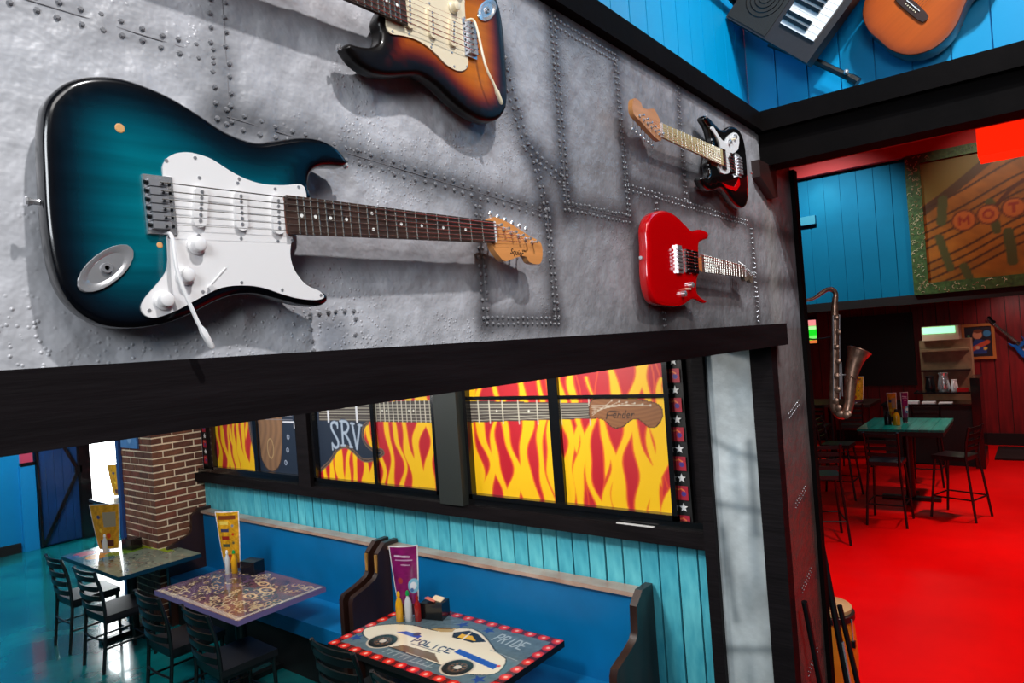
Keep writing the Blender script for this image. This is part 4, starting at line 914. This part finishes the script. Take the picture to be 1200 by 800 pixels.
# far table behind the pillar
a = Art(-10.9, -9.9, 3.75, 4.5, .05, (190, 200, 200))  # window glare put into the pale top colour
tabletop('booth_table', a, 3.75, 4.5, 9.9, 10.9, 'glaring table behind the brick pillar by the bright window', 'painted booth tables', DARK)

def chair(label):
    c = empty('ladder_back_chair', (0, 0, 0), label, 'chair', 'black ladder-back chairs at the booth tables')
    obj('seat', B(-.2, .21, -.205, .205, .43, .475), VINYL, c, bevel=.018)
    obj('seat_frame', B(-.19, .2, -.195, .195, .405, .432), BLKM, c, bevel=.004)
    for s in (-1, 1):
        obj('leg', tube(NB(), smooth_open([(-.235, s*.185, 0), (-.205, s*.187, .3), (-.195, s*.188, .46), (-.215, s*.19, .68), (-.265, s*.192, .87)], 3), .0145, 8), BLKM, c, smooth=True)
        obj('leg', tube(NB(), [(.195, s*.185, 0), (.185, s*.185, .42)], .0145, 8), BLKM, c, smooth=True)
        obj('stretcher', tube(NB(), [(-.212, s*.187, .2), (.19, s*.185, .2)], .009, 6), BLKM, c, smooth=True)
    obj('stretcher', tube(NB(), smooth_open([(-.212, -.187, .27), (-.225, 0, .27), (-.212, .187, .27)], 4), .009, 6), BLKM, c, smooth=True)
    obj('stretcher', tube(NB(), [(.19, -.185, .16), (.19, .185, .16)], .009, 6), BLKM, c, smooth=True)
    for k, z in enumerate((.545, .63, .715, .80, .855)):
        h = .021 if k < 4 else .014; x = -.20-(z-.46)*.16; bm = NB(); ring = []
        for i in range(9):
            t = i/8*2-1; xx = x-.030*(1-t*t)
            ring.append([bm.verts.new((xx+dx, t*.188, z+dz)) for dx, dz in ((-.006, -h), (.006, -h), (.006, h), (-.006, h))])
        for p, q in zip(ring, ring[1:]):
            for j in range(4): bm.faces.new([p[j], p[(j+1) % 4], q[(j+1) % 4], q[j]])
        bm.faces.new(ring[0][::-1]); bm.faces.new(ring[-1])
        obj('slat', bm, BLKM, c, bevel=.003)
    return c
ch0 = chair('')
CH = [(2.45, 7.30, 'black ladder-back chair at the rainbow table, the farther of its two', 0), (2.44, 6.56, 'black ladder-back chair at the rainbow table, the nearer of its two', .05),
      (2.43, 5.32, 'black ladder-back chair at the purple table, the farther of its two', 0), (2.45, 4.63, 'black ladder-back chair at the purple table, the nearer of its two', -.04),
      (2.58, 3.30, 'black ladder-back chair at the police car table, on the left', 0), (2.50, 2.66, 'black ladder-back chair at the police car table, at the bottom edge of the photo', 0)]
for i, (x, y, lb, rz) in enumerate(CH):
    c = ch0 if i == 0 else copy_tree(ch0); c.location = (x, y, 0); c.rotation_euler = (0, 0, rz); c['label'] = lb
c = copy_tree(ch0); c.location = (4.1, 9.7, 0); c.rotation_euler = (0, 0, math.pi/2); c['label'] = 'black chair silhouetted behind the brick pillar near the bright window'

# menus and caddies
def menu(x, y, z, rz, label, paint, h=.30, w=.135, lean=.06, group='table menus in chrome stands'):
    m = empty('menu_stand', (x, y, z), label, 'menu', group, (0, 0, rz))
    # local: width along Y, front -X; fans slightly outward to the top
    a = Art(-w/2, w/2, 0, h, .0045, (240, 236, 240)); paint(a, w, h)
    f = lambda off: (lambda u, v: np.stack([off+.02*(u/(w/2))**2-(v/h)*.03, -u*(.62+.38*(v/h)**.7), .012+v], -1))
    a.mesh('menu_card', f(0), PAPER, m); b = Art(-w/2, w/2, 0, h, .02, (236, 232, 236)); b.mesh('menu_back', f(.004), PAPER, m)
    obj('holder', lathe(NB(), [(.045, 0), (.047, .004), (.012, .008), (.010, .012)], (0.02, 0, 0), 16), CHROME, m, smooth=True)
    obj('clip_post', tube(NB(), [(.016, 0, .005), (.012, 0, .11)], .005, 6), CHROME, m, smooth=True)
    return m
def p_gold(a, w, h):
    a.rect(-w/2+.008, w/2-.008, .008, h-.008, (206, 150, 30)); a.noise(.3, 60, 3)
    for k in range(4): a.rect(-w*.33, w*.05, h*(.38+.13*k), h*(.44+.13*k), [(70, 80, 60), (150, 40, 30), (60, 60, 90), (230, 200, 90)][k]); a.disc((w*.22, h*(.45+.15*k)), .012, [(90, 90, 60), (200, 60, 30), (120, 130, 140), (90, 60, 40)][k])
    a.rect(-w*.36, w*.36, h*.86, h*.93, (120, 60, 30)); a.disc((0, h*.2), .03, (170, 60, 30)); a.rect(-w/2, w/2, 0, h*.1, (90, 40, 50))
def p_gold2(a, w, h):
    a.rect(-w/2+.006, w/2-.006, .006, h-.006, (196, 140, 36)); a.noise(.25, 50, 7)
    a.rect(-w*.05, w*.38, h*.5, h*.82, (150, 140, 120)); a.disc((-w*.22, h*.72), .02, (60, 70, 110)); a.disc((-w*.2, h*.42), .02, (230, 190, 60)); a.disc((w*.1, h*.3), .028, (200, 70, 30)); a.rect(-w*.3, w*.3, h*.06, h*.2, (80, 40, 40))
def p_purple(a, w, h):
    a.rect(-w/2+.006, w/2-.006, .006, h-.006, (128, 22, 96)); a.noise(.2, 40, 7)
    a.line([(-w*.3, h*.86), (w*.2, h*.84)], .006, (220, 190, 220)); a.line([(-w*.3, h*.80), (w*.3, h*.79)], .003, (210, 170, 210)); a.line([(-w*.1, h*.73), (w*.2, h*.72)], .003, (210, 170, 210))
    a.disc((w*.32, h*.42), .044, (120, 190, 220), .05); a.disc((w*.3, h*.42), .026, (230, 240, 250)); a.disc((w*.25, h*.36), .014, (30, 90, 160)); a.rect(-w/2, w/2, 0, h*.16, (70, 14, 40)); a.disc((-w*.2, h*.5), .02, (170, 60, 60))
menu(3.03, 3.44, .75, .55, 'purple menu card in a stand on the police car table', p_purple, .47, .2)
menu(2.99, 5.62, .75, .55, 'golden menu card in a stand on the purple swirl table', p_gold, .50, .22)
menu(2.72, 7.50, .75, .6, 'golden menu card in a stand on the rainbow table', p_gold2, .46, .32)
menu(4.05, 10.6, .75, .6, 'golden menu card on the table behind the brick pillar', p_gold2, .46, .32)
SHK = mat('yellow_sauce', S(220, 160, 20), .25, coat=.4); GRC = mat('green_cap', S(0, 150, 70), .3); RDS = mat('red_sauce', S(150, 20, 14), .25, coat=.4); WHC = mat('clear_shaker', S(200, 205, 210), .15, coat=.5)
def bottle(x, y, z, r, h, m, capm, label, group):
    r *= 1.25; h *= 1.3
    b = empty('sauce_bottle', (x, y, z), label, 'bottle', group)
    obj('body', lathe(NB(), [(r*.9, 0), (r, .004), (r, h*.55), (r*.8, h*.68), (r*.38, h*.8), (r*.36, h*.86)], (0, 0, 0), 14), m, b, smooth=True)
    obj('cap', lathe(NB(), [(r*.5, h*.85), (r*.48, h*.93), (r*.25, h)], (0, 0, 0), 10), capm, b, smooth=True)
    return b
def caddy(x, y, rz, label):
    c = empty('napkin_box', (x, y, .75), label, 'box', 'black napkin boxes on the booth tables', (0, 0, rz))
    obj('box', B(-.055, .055, -.08, .08, 0, .105), BLKG, c, bevel=.003)
    return c
gb = 'sauce bottles on the booth tables'
bottle(2.985, 3.385, .75, .020, .155, WHC, GRC, 'clear bottle with a green cap on the police car table', gb)
bottle(2.955, 3.44, .75, .020, .15, SHK, SHK, 'yellow bottle in front of the purple menu card', gb)
bottle(3.02, 3.335, .75, .018, .13, RDS, RDS, 'dark red bottle beside the napkin box on the police car table', gb)
nb1 = caddy(3.125, 3.28, .3, 'black napkin box with pink packets on the police car table')
pk = obj('sugar_packet', B(-.025, .025, -.035, .035, 0, .006), mat('pink_paper', S(230, 120, 100), .6)); pk.location = (3.105, 3.295, .866); pk.rotation_euler = (.3, .2, .4); tag(pk, 'pink sugar packet on the napkin box beside the purple menu', 'packet')
pk = obj('sugar_packet', B(-.025, .025, -.04, .04, 0, .006), mat('cream_paper', S(236, 214, 180), .6)); pk.location = (3.145, 3.265, .862); pk.rotation_euler = (.1, -.2, .1); tag(pk, 'cream sugar packet on the napkin box beside the purple menu', 'packet')
bottle(2.935, 5.575, .75, .018, .15, WHC, WHITEP, 'clear shaker with a white top on the purple swirl table', gb)
bottle(2.965, 5.52, .75, .020, .15, SHK, GRC, 'yellow bottle with a green cap on the purple swirl table', gb)
bottle(2.99, 5.56, .75, .018, .13, RDS, SHK, 'red bottle with a yellow cap on the purple swirl table', gb)
caddy(3.05, 5.38, .2, 'black napkin box on the purple swirl table'); caddy(2.88, 7.33, .2, 'black napkin box on the rainbow table')
bottle(2.68, 7.45, .75, .018, .14, WHC, WHITEP, 'clear shaker with a white top on the rainbow table', gb)

# ================================================================== RED ROOM
# far red plank wall, bulkhead of blue planks, big framed painting
plank_wall('wall_bar', REDW, x=15.5, a0=-6, a1=6.9, w=.22, z0=0, z1=3.1, th=.015, gap=.012, bev=.004, coremat=DARK)
struct('baseboard_bar', B(15.46, 15.5, -6, 6.9, 0, .22), DARK)
struct('wall_bar_opening', B(15.44, 15.49, 2.05, 3.5, 1.15, 2.6), DARK)  # flat black panel standing in for the darkness of a recess
bh = plank_wall('wall_bulkhead', CYANF, x=13.0, a0=1.62, a1=6.9, w=.27, z0=2.86, z1=5.15, th=.015, gap=.012, bev=.004)
struct('wall_bulkhead_right', B(13.0, 13.1, -6, 1.62, 2.86, 5.15), DARK)
struct('trim_21', B(12.9, 13.1, -6, 6.9, 2.72, 2.87), DARK)
struct('trim_22', B(12.85, 13.1, -6, 6.9, 5.15, 6.0), REDB)
struct('ceiling_bar', B(13.1, 15.5, -6, 6.9, 3.05, 3.1), DARK)
o = obj('wall_vent', B(12.9, 12.985, 3.1, 3.62, 4.30, 4.45), mat('pale_blue_box', S(60, 160, 190), .4), bevel=.01); tag(o, 'pale blue box mounted on the far blue plank wall', 'box')
# painting
pf = empty('framed_painting', (12.9, .1, 2.88), 'huge brown and orange painting with staff lines in a green frame', 'painting')
a = Art(-1.46, 1.6, 3.02, 5.02, .022, (150, 92, 20)); a.noise(.22, 5, 31); a.noise(.12, 16, 32)
C = lambda pts: [(-p[0], p[1]) for p in pts]
a.poly([(-1.46, 5.02), (-1.46, 4.3), (-.9, 4.62), (-.2, 5.02)], (110, 92, 24))
a.line(smooth_open([(-1.46, 4.2), (-1.0, 4.5), (-.4, 4.95)]), .07, (70, 44, 14))
for k in range(9):
    b = 3.05+k*.13+(k//4)*.12
    a.line(smooth_open([(-1.46, b-.1), (-.9, b+.12), (-.2, b+.46), (.4, b+.62), (1.6, b+.8)]), .016, (64, 34, 10))
for (u, v, dx, dy, w) in [(-1.2, 4.0, .04, .35, .07), (-1.25, 3.75, .12, -.5, .06), (-.95, 3.25, .1, -.3, .06), (-.55, 4.2, .06, -.45, .06), (-.35, 3.7, .03, -.45, .07), (.1, 4.55, .1, .3, .07), (.5, 3.5, .08, .4, .06)]:
    a.line([(u, v), (u+dx, v+dy)], w, (72, 76, 34))
a.line(smooth_open([(-.5, 4.1), (-.2, 4.4), (.3, 4.6), (1.2, 4.75)]), .03, (80, 36, 12))
for i, ch_ in enumerate('MOTO'):
    u, v = -.90+i*.32, 3.97+i*.045; r = .17-.012*(i > 0)
    a.disc((u, v), r, (96, 44, 14)); a.disc((u, v), r-.025, (184, 98, 34)); a.text(ch_, u-.06, v-.06, .12, .12, (140, 40, 20), .016)
a.mesh('canvas', lambda u, v: np.stack([np.full(u.shape, -.01), -u-.1, v-2.88], -1), ART, pf)
fr_ = mat('green_frame', S(40, 70, 34), .5, col2=S(70, 110, 54), vs=18, bump=.5, bs=40)
for (p, q, r, s) in [(-1.7, 1.65, -.02, .16), (-1.7, 1.65, 2.12, 2.27), (1.44, 1.65, .16, 2.12), (-1.7, -1.5, .16, 2.12)]:
    obj('frame_side', B(-.06, .02, p-.1, q-.1, r, s), fr_, pf, bevel=.02)
cur = NB(); rr = random.Random(5)
for k in range(190):
    if rr.random() < .3: y, z = rr.choice([1.42-.06+rr.uniform(-.0, .16)]), rr.uniform(0, 2.25)
    elif rr.random() < .5: y, z = rr.uniform(-1.7, 1.5), rr.uniform(.0, .14)
    else: y, z = (rr.uniform(1.36, 1.53), rr.uniform(.1, 2.2)) if rr.random() < .6 else (rr.uniform(-1.7, 1.5), rr.uniform(2.14, 2.25))
    t0 = rr.random()*6.3; R = rr.uniform(.015, .03)
    tube(cur, [(-.066, y+R*math.cos(t0+t), z+R*math.sin(t0+t)) for t in np.linspace(0, rr.uniform(1.5, 3.5), 5)], .005, 3, cap=False)
o = obj('curled_flecks', cur, mat('frame_flecks', S(190, 190, 150), .4), pf); o['kind'] = 'stuff'
# red glowing light box
lb_ = empty('light_box', (9.2, .1, 4.2), 'glowing red rectangular light box under the ceiling', 'lamp')
obj('shade', B(-.2, .3, -.7, .36, 0, .45), mat('red_glow', S(255, 40, 10), .5, emit=S(255, 36, 8), estr=1.0), lb_, bevel=.01)
obj('hanger', tube(NB(), [(0.05, -.2, .45), (.05, -.2, 1.8)], .01, 6), BLKM, lb_)
# light box lit underside fixture of bar, tv
tv = empty('television', (15.44, 4.05, 2.1), 'small bright screen with a green picture beside the post', 'television')
obj('bezel', B(.0, .06, -.22, .24, -.03, .55), BLKG, tv, bevel=.005)
a = Art(-.2, .2, 0, .5, .01, (30, 230, 40)); a.rect(-.2, .2, .38, .5, (250, 150, 150)); a.rect(-.2, .2, .30, .36, (190, 255, 170)); a.rect(-.2, .2, 0, .06, (230, 120, 60)); a.rect(-.2, .2, .10, .16, (120, 250, 110))
sm = mat('screen_picture', attr='art', rough=.3); nt = sm.node_tree; an = [n for n in nt.nodes if n.type == 'ATTRIBUTE'][0]; nt.links.new(an.outputs['Color'], nt.nodes['Principled BSDF'].inputs['Emission Color']); nt.nodes['Principled BSDF'].inputs['Emission Strength'].default_value = 1.0
a.mesh('screen', lambda u, v: np.stack([np.full(u.shape, -.003), -u, v], -1), sm, tv)
# framed portrait
fp = empty('framed_picture', (15.47, 1.0, 1.62), 'small wood-framed picture of a musician on the red plank wall', 'picture')
for (p, q, r, s) in [(-.26, .26, 0, .05), (-.26, .26, .62, .67), (-.26, -.21, .05, .62), (.21, .26, .05, .62)]: obj('frame_side', B(-.03, .02, p, q, r, s), mat('oak_frame', S(190, 116, 50), .4), fp, bevel=.006)
a = Art(-.21, .21, .05, .62, .012, (30, 26, 40)); a.disc((-.01, .46), .075, (224, 150, 110), .08); a.disc((-.0, .53), .07, (120, 60, 30), .035); a.poly([(-.16, .1), (.12, .1), (.1, .36), (-.06, .38)], (40, 70, 140)); a.line([(-.13, .18), (.14, .32)], .04, (220, 90, 50)); a.disc((.14, .48), .06, (60, 140, 190)); a.line([(-.15, .45), (-.13, .2)], .02, (70, 130, 90)); a.disc((-.02, .22), .035, (240, 190, 150)); a.disc((.1, .2), .03, (240, 200, 80))
a.mesh('picture', lambda u, v: np.stack([np.full(u.shape, -.005), -u, v], -1), ART, fp)
# blue guitar on the red wall
g5 = electric('electric_guitar', (15.45, .30, 1.78), (0, 0, 0), 'blue electric guitar on the far red plank wall', None, burst([(0, (0, 76, 160)), (1, (0, 96, 190))]), mat('blue_lacquer', S(0, 90, 180), .2, coat=.8), BLKG, SUPER_BODY, None, ROSE, BLACKG, style='hh', bend=2)
g5.rotation_euler = (Matrix.Rotation(-math.pi/2, 3, 'Z') @ Matrix.Rotation(-math.radians(132), 3, 'Y')).to_euler()
# floor mat
o = obj('floor_mat', B(13.9, 15.2, -.2, .80, 0, .03), DARK, bevel=.008); tag(o, 'black rubber mat on the red floor by the far wall', 'mat')

# server station and counter
st_ = empty('server_station', (13.2, 1.5, 0), 'black server counter with a tall end panel under the red room bulkhead', 'counter')
obj('end_panel', B(-.15, .6, -.63, -.50, 0, 1.46), BLKG, st_, bevel=.006)
obj('body', B(0, .6, -.50, .80, 0, 1.0), DARK, st_)
obj('worktop', B(-.04, .62, -.50, .82, 1.0, 1.03), BLKG, st_, bevel=.004)
obj('riser_shelf', B(.25, .62, -.50, .35, 1.17, 1.2), BLKG, st_, bevel=.004)
TAN = mat('tan_cabinet', S(150, 130, 98), .5, var=.2, vs=9)
bs_ = empty('back_cabinet', (14.3, 1.4, 0), 'tan shelf cabinet under the cream drink cooler', 'cabinet')
obj('case', B(0, .4, -.36, .42, 0, 2.06), TAN, bs_, bevel=.01); obj('shelf', B(-.16, .0, -.34, .40, 1.86, 1.90), TAN, bs_, bevel=.006); obj('shelf', B(-.16, .0, -.34, .40, 1.5, 1.53), WOODD, bs_, bevel=.006)
ib = empty('drink_cooler', (14.3, 1.48, 2.061), 'cream drink cooler with a glowing green top light', 'cooler')
obj('case', B(-.15, .3, -.29, .27, 0, .25), CREAMP, ib, bevel=.015)
obj('light_strip', B(-.165, -.1, -.24, .25, .12, .235), mat('green_glow', S(190, 255, 220), .4, emit=S(150, 255, 190), estr=1.3), ib, bevel=.03)
for k, (n, y, s, lbl, m) in enumerate([('pitcher', 1.42, .13, 'tall stainless pitcher on the server counter', CHROME), ('cup', 1.27, .08, 'small white cup on the server counter, right of the pitcher', WHITEP), ('jug', 1.62, .11, 'dark jug on the server counter, left of the pitcher', BLKM)]):
    p = empty(n, (13.66, y, 1.2), lbl, n)
    obj('body', lathe(NB(), [(s*.6, 0), (s*.75, s*.4), (s*.6, s*1.5), (s*.5, s*2), (s*.6, s*2.4)], n=14), m, p, smooth=True)
    obj('handle', tube(NB(), [(-s*.6, 0, s*2), (-s*1.1, 0, s*1.7), (-s*1.05, 0, s*.8), (-s*.7, 0, s*.5)], s*.1, 6), m, p, smooth=True)
for k in range(3):
    o = obj('paper_stack', B(13.18, 13.40, 1.28+k*.24, 1.47+k*.24, 1.031, 1.043+.012*k), WHITEP); tag(o, ['white paper stack on the server counter, nearest the end panel', 'white paper stack in the middle of the server counter', 'white paper stack at the left of the server counter'][k], 'paper', 'paper on the server counter')
o = obj('order_tray', B(13.45, 13.56, 1.06, 1.22, 1.201, 1.26), mat('red_plastic', S(170, 10, 14), .3), bevel=.008); tag(o, 'red tray on the riser shelf in front of the pitcher', 'tray')

# high tables
TP = mat('teal_plank_top', S(8, 160, 145), .3, var=.35, vs=8, stretch=(.3, 4, 1), coat=.3)
ht = empty('high_table', (10.6, 1.58, 0), 'high table with a teal plank top on the red floor', 'table', 'high tables in the red room')
for k in range(7): obj('top_plank', B(-.6, .6, -.5+k*.143, -.5+k*.143+.139, 1.02, 1.05), TP, ht, bevel=.003)
obj('apron', B(-.58, .58, -.49, .49, .96, 1.02), DARK, ht)
obj('pedestal', tube(NB(), [(0, 0, .04), (0, 0, .97)], .06, 12), BLKM, ht, smooth=True)
obj('base', box(B(-.35, .35, -.05, .05, 0, .05), -.05, .05, -.35, .35, 0, .05), BLKM, ht, bevel=.006)
h2 = empty('high_table', (13.45, 3.2, 0), 'dark high table behind the saxophone under the bulkhead', 'table', 'high tables in the red room')
obj('tabletop', B(-.5, .5, -.75, .75, 1.0, 1.05), WOODD, h2, bevel=.005); obj('pedestal', tube(NB(), [(0, 0, .04), (0, 0, 1.0)], .06, 10), BLKM, h2, smooth=True); obj('base', box(B(-.35, .35, -.05, .05, 0, .05), -.05, .05, -.35, .35, 0, .05), BLKM, h2, bevel=.006)
def stool(label):
    c = empty('bar_stool', (0, 0, 0), label, 'stool', 'black ladder-back bar stools')
    obj('seat', B(-.18, .2, -.19, .19, .72, .77), VINYL, c, bevel=.018)
    for s in (-1, 1):
        obj('leg', tube(NB(), [(-.26, s*.215, 0), (-.18, s*.17, .74), (-.20, s*.18, .95), (-.245, s*.185, 1.14)], .015, 8), BLKM, c, smooth=True)
        obj('leg', tube(NB(), [(.24, s*.215, 0), (.17, s*.17, .73)], .015, 8), BLKM, c, smooth=True)
        obj('footrest', tube(NB(), [(-.235, s*.20, .26), (.215, s*.20, .26)], .010, 6), BLKM, c, smooth=True)
    for x in (-.235, .215): obj('footrest', tube(NB(), [(x, -.20, .26), (x, .20, .26)], .010, 6), BLKM, c, smooth=True)
    for z in (.86, .94, 1.02, 1.10):
        x = -.185-(z-.86)*.2; obj('slat', B(x-.006, x+.006, -.175, .175, z-.022, z+.022), BLKM, c, bevel=.003)
    return c
s0 = stool('')
for i, (x, y, rz, lb) in enumerate([(9.36, 1.64, 0, 'black bar stool in front of the teal table, its back to the camera'), (9.92, .96, 1.25, 'black bar stool at the right side of the teal table'),
        (8.35, 2.15, .4, 'black bar stool half hidden behind the end of the metal wall'), (10.5, 2.45, -1.6, 'black bar stool at the left side of the teal table'), (11.7, 1.5, 3.14, 'black bar stool behind the teal table, facing the camera'),
        (12.4, 3.2, 0, 'black bar stool under the saxophone, at the dark high table'), (12.5, 2.65, .1, 'black bar stool at the dark high table, right of the saxophone')]):
    c = s0 if i == 0 else copy_tree(s0); c.location = (x, y, 0); c.rotation_euler = (0, 0, rz); c['label'] = lb
menu(10.55, 1.72, 1.05, .1, 'narrow pale menu card on the teal high table', p_gold2, .42, .12, group='menus in the red room')
menu(10.62, 1.58, 1.05, .5, 'red and grey menu card on the teal high table, right of the pale one', p_purple, .42, .10, group='menus in the red room')
menu(13.2, 2.72, 1.05, .0, 'large yellow menu card on the dark high table', p_gold, .46, .32, group='menus in the red room')
bottle(10.42, 1.66, 1.05, .035, .17, SHK, BLKM, 'amber glass jar in front of the menus on the teal table', 'sauce bottles in the red room'); bottle(10.44, 1.77, 1.05, .035, .15, BLKM, BLKM, 'black sauce jar on the teal table beside the amber jar', 'sauce bottles in the red room')

# --- saxophone on the back of the wall's end post
SX = mat('aged_brass', S(176, 138, 118), .34, metal=.8, var=.4, vs=40)
sx = empty('saxophone', (3.75, .884, 2.338), 'tarnished brass saxophone hanging beside the end of the metal wall', 'saxophone')
ux = Vector((.62, -.783, .066)).normalized(); dpt = Vector((.783, .62, 0)).normalized(); uz = ux.cross(dpt)
if uz.z < 0: uz = -uz
def SP(px, py, d=0):   # sketch units to metres; 0,0 at the body's middle
    q = 3.49/790
    return ux*((px-962)*q)+uz*((420-py)*q)+dpt*d
body = [(979, 354), (976, 370), (973, 395), (969, 420), (965, 445), (961, 468), (960, 482), (965, 491), (972, 490), (977, 480), (981, 462), (986, 444), (992, 430), (998, 420)]
rad = [.013, .017, .019, .020, .021, .022, .023, .024, .024, .025, .028, .033, .042, .058]
P_ = smooth_open([tuple(SP(x+0, y)) for x, y in body], 3); R_ = [float(v) for v in np.interp(np.linspace(0, len(body)-1, len(P_)), range(len(body)), rad)]
obj('body_tube', tube(NB(), P_, R_, 18, cap=True), SX, sx, smooth=True)
nk_ = [(979, 358), (980, 350), (977, 345), (971, 344), (964, 347), (956, 351), (948, 353), (938, 352)]
obj('neck_pipe', tube(NB(), smooth_open([tuple(SP(x, y)) for x, y in nk_], 3), [.0125]*8+[.0105]*7+[.008]*7, 12), SX, sx, smooth=True)
obj('bell_rim', tube(NB(), [tuple(SP(998, 420)+.058*(math.cos(t)*(ux*.86-uz*.5)+math.sin(t)*dpt)) for t in np.linspace(0, 2*math.pi, 25).tolist()], .004, 6, cap=False), SX, sx, smooth=True)
for k, t in enumerate(np.linspace(.12, .60, 11)):
    p = Vector([float(c) for c in P_[int(t*len(P_))]]); r = float(np.interp(t, [.1, .6], [.013, .019]))
    obj('key', lathe(NB(), [(r*.9, 0), (r, -.004), (r*.7, -.007)], tuple(p+ux*(.006 if k % 2 else -.004)-dpt*(R_[int(t*len(P_))]+.005)), 12, 'x'), SX, sx, smooth=True)
rods = NB()
for off in (-.016, .017): tube(rods, [tuple(SP(975, 375)+ux*off-dpt*.02), tuple(SP(968, 425)+ux*off-dpt*.022), tuple(SP(961, 472)+ux*off-dpt*.026)], .003, 6)
tube(rods, [tuple(SP(970, 470)-dpt*.01), tuple(SP(973, 430)-dpt*.02)], .003, 6); tube(rods, [tuple(SP(965, 445)), tuple(SP(986, 446))], .004, 6)
obj('key_rods', rods, STEEL, sx, smooth=True)
obj('key_guard', tube(NB(), [tuple(SP(975, 455)-dpt*.03), tuple(SP(979, 447)-dpt*.045), tuple(SP(985, 452)-dpt*.04)], .004, 6), SX, sx, smooth=True)
obj('hanger', tube(NB(), [tuple(SP(972, 400)+dpt*.01), tuple(SP(950, 400)+dpt*.03), (-.285, .15, .12)], .004, 6), BLKM, sx, smooth=True)

# --- conga drum
cg = empty('conga_drum', (4.47, 1.18, 0), 'yellow conga drum with a dark rim behind the end of the wall', 'drum')
obj('shell', lathe(NB(), [(.11, 0), (.125, .05), (.155, .3), (.165, .45), (.155, .62), (.14, .72)], n=28), mat('amber_drum', S(214, 130, 30), .3, coat=.5, var=.1), cg, smooth=True)
obj('skin', lathe(NB(), [(.142, .72), (.146, .745), (.138, .752), (.05, .757)], n=28), mat('drum_skin', S(206, 176, 120), .6), cg, smooth=True)
obj('rim', lathe(NB(), [(.150, .675), (.160, .68), (.160, .715), (.150, .72)], n=28), BLKM, cg, smooth=True)
for k in range(5):
    a_ = -1.9+k*1.2566; p = Vector((.163*math.cos(a_), .163*math.sin(a_), 0))
    lg = obj('lug', B(-.012, .012, -.012, .012, .53, .57), BLKM, cg, loc=tuple(p), bevel=.003)
    obj('tuning_rod', tube(NB(), [(0, 0, .55), (0, 0, .70)], .005, 6), CHROME, lg, smooth=True)
# --- folded stands leaning at the end of the wall
fs = empty('folded_stand', (3.5, .84, 0), 'black folded stand with a silver tube leaning at the wall end', 'stand')
for p, q, r in [((.005, .085, 1.41), (.03, -.06, 0), .016), ((.03, .03, 1.12), (.16, -.10, 0), .013)]:
    obj('leg', tube(NB(), [p, q], r, 8), BLKM, fs, smooth=True)
obj('silver_tube', tube(NB(), [(.01, .025, .95), (.03, -.04, .2)], .009, 8), CHROME, fs, smooth=True)
obj('foot', B(-.02, .18, -.12, -.04, 0, .02), BLKG, fs, bevel=.004)
o = obj('black_pole', tube(NB(), [(3.02, .885, 1.31), (3.36, .85, 0.0)], .013, 8), BLKM, smooth=True); tag(o, 'thin black pole leaning against the narrow metal wall right of the opening', 'pole')
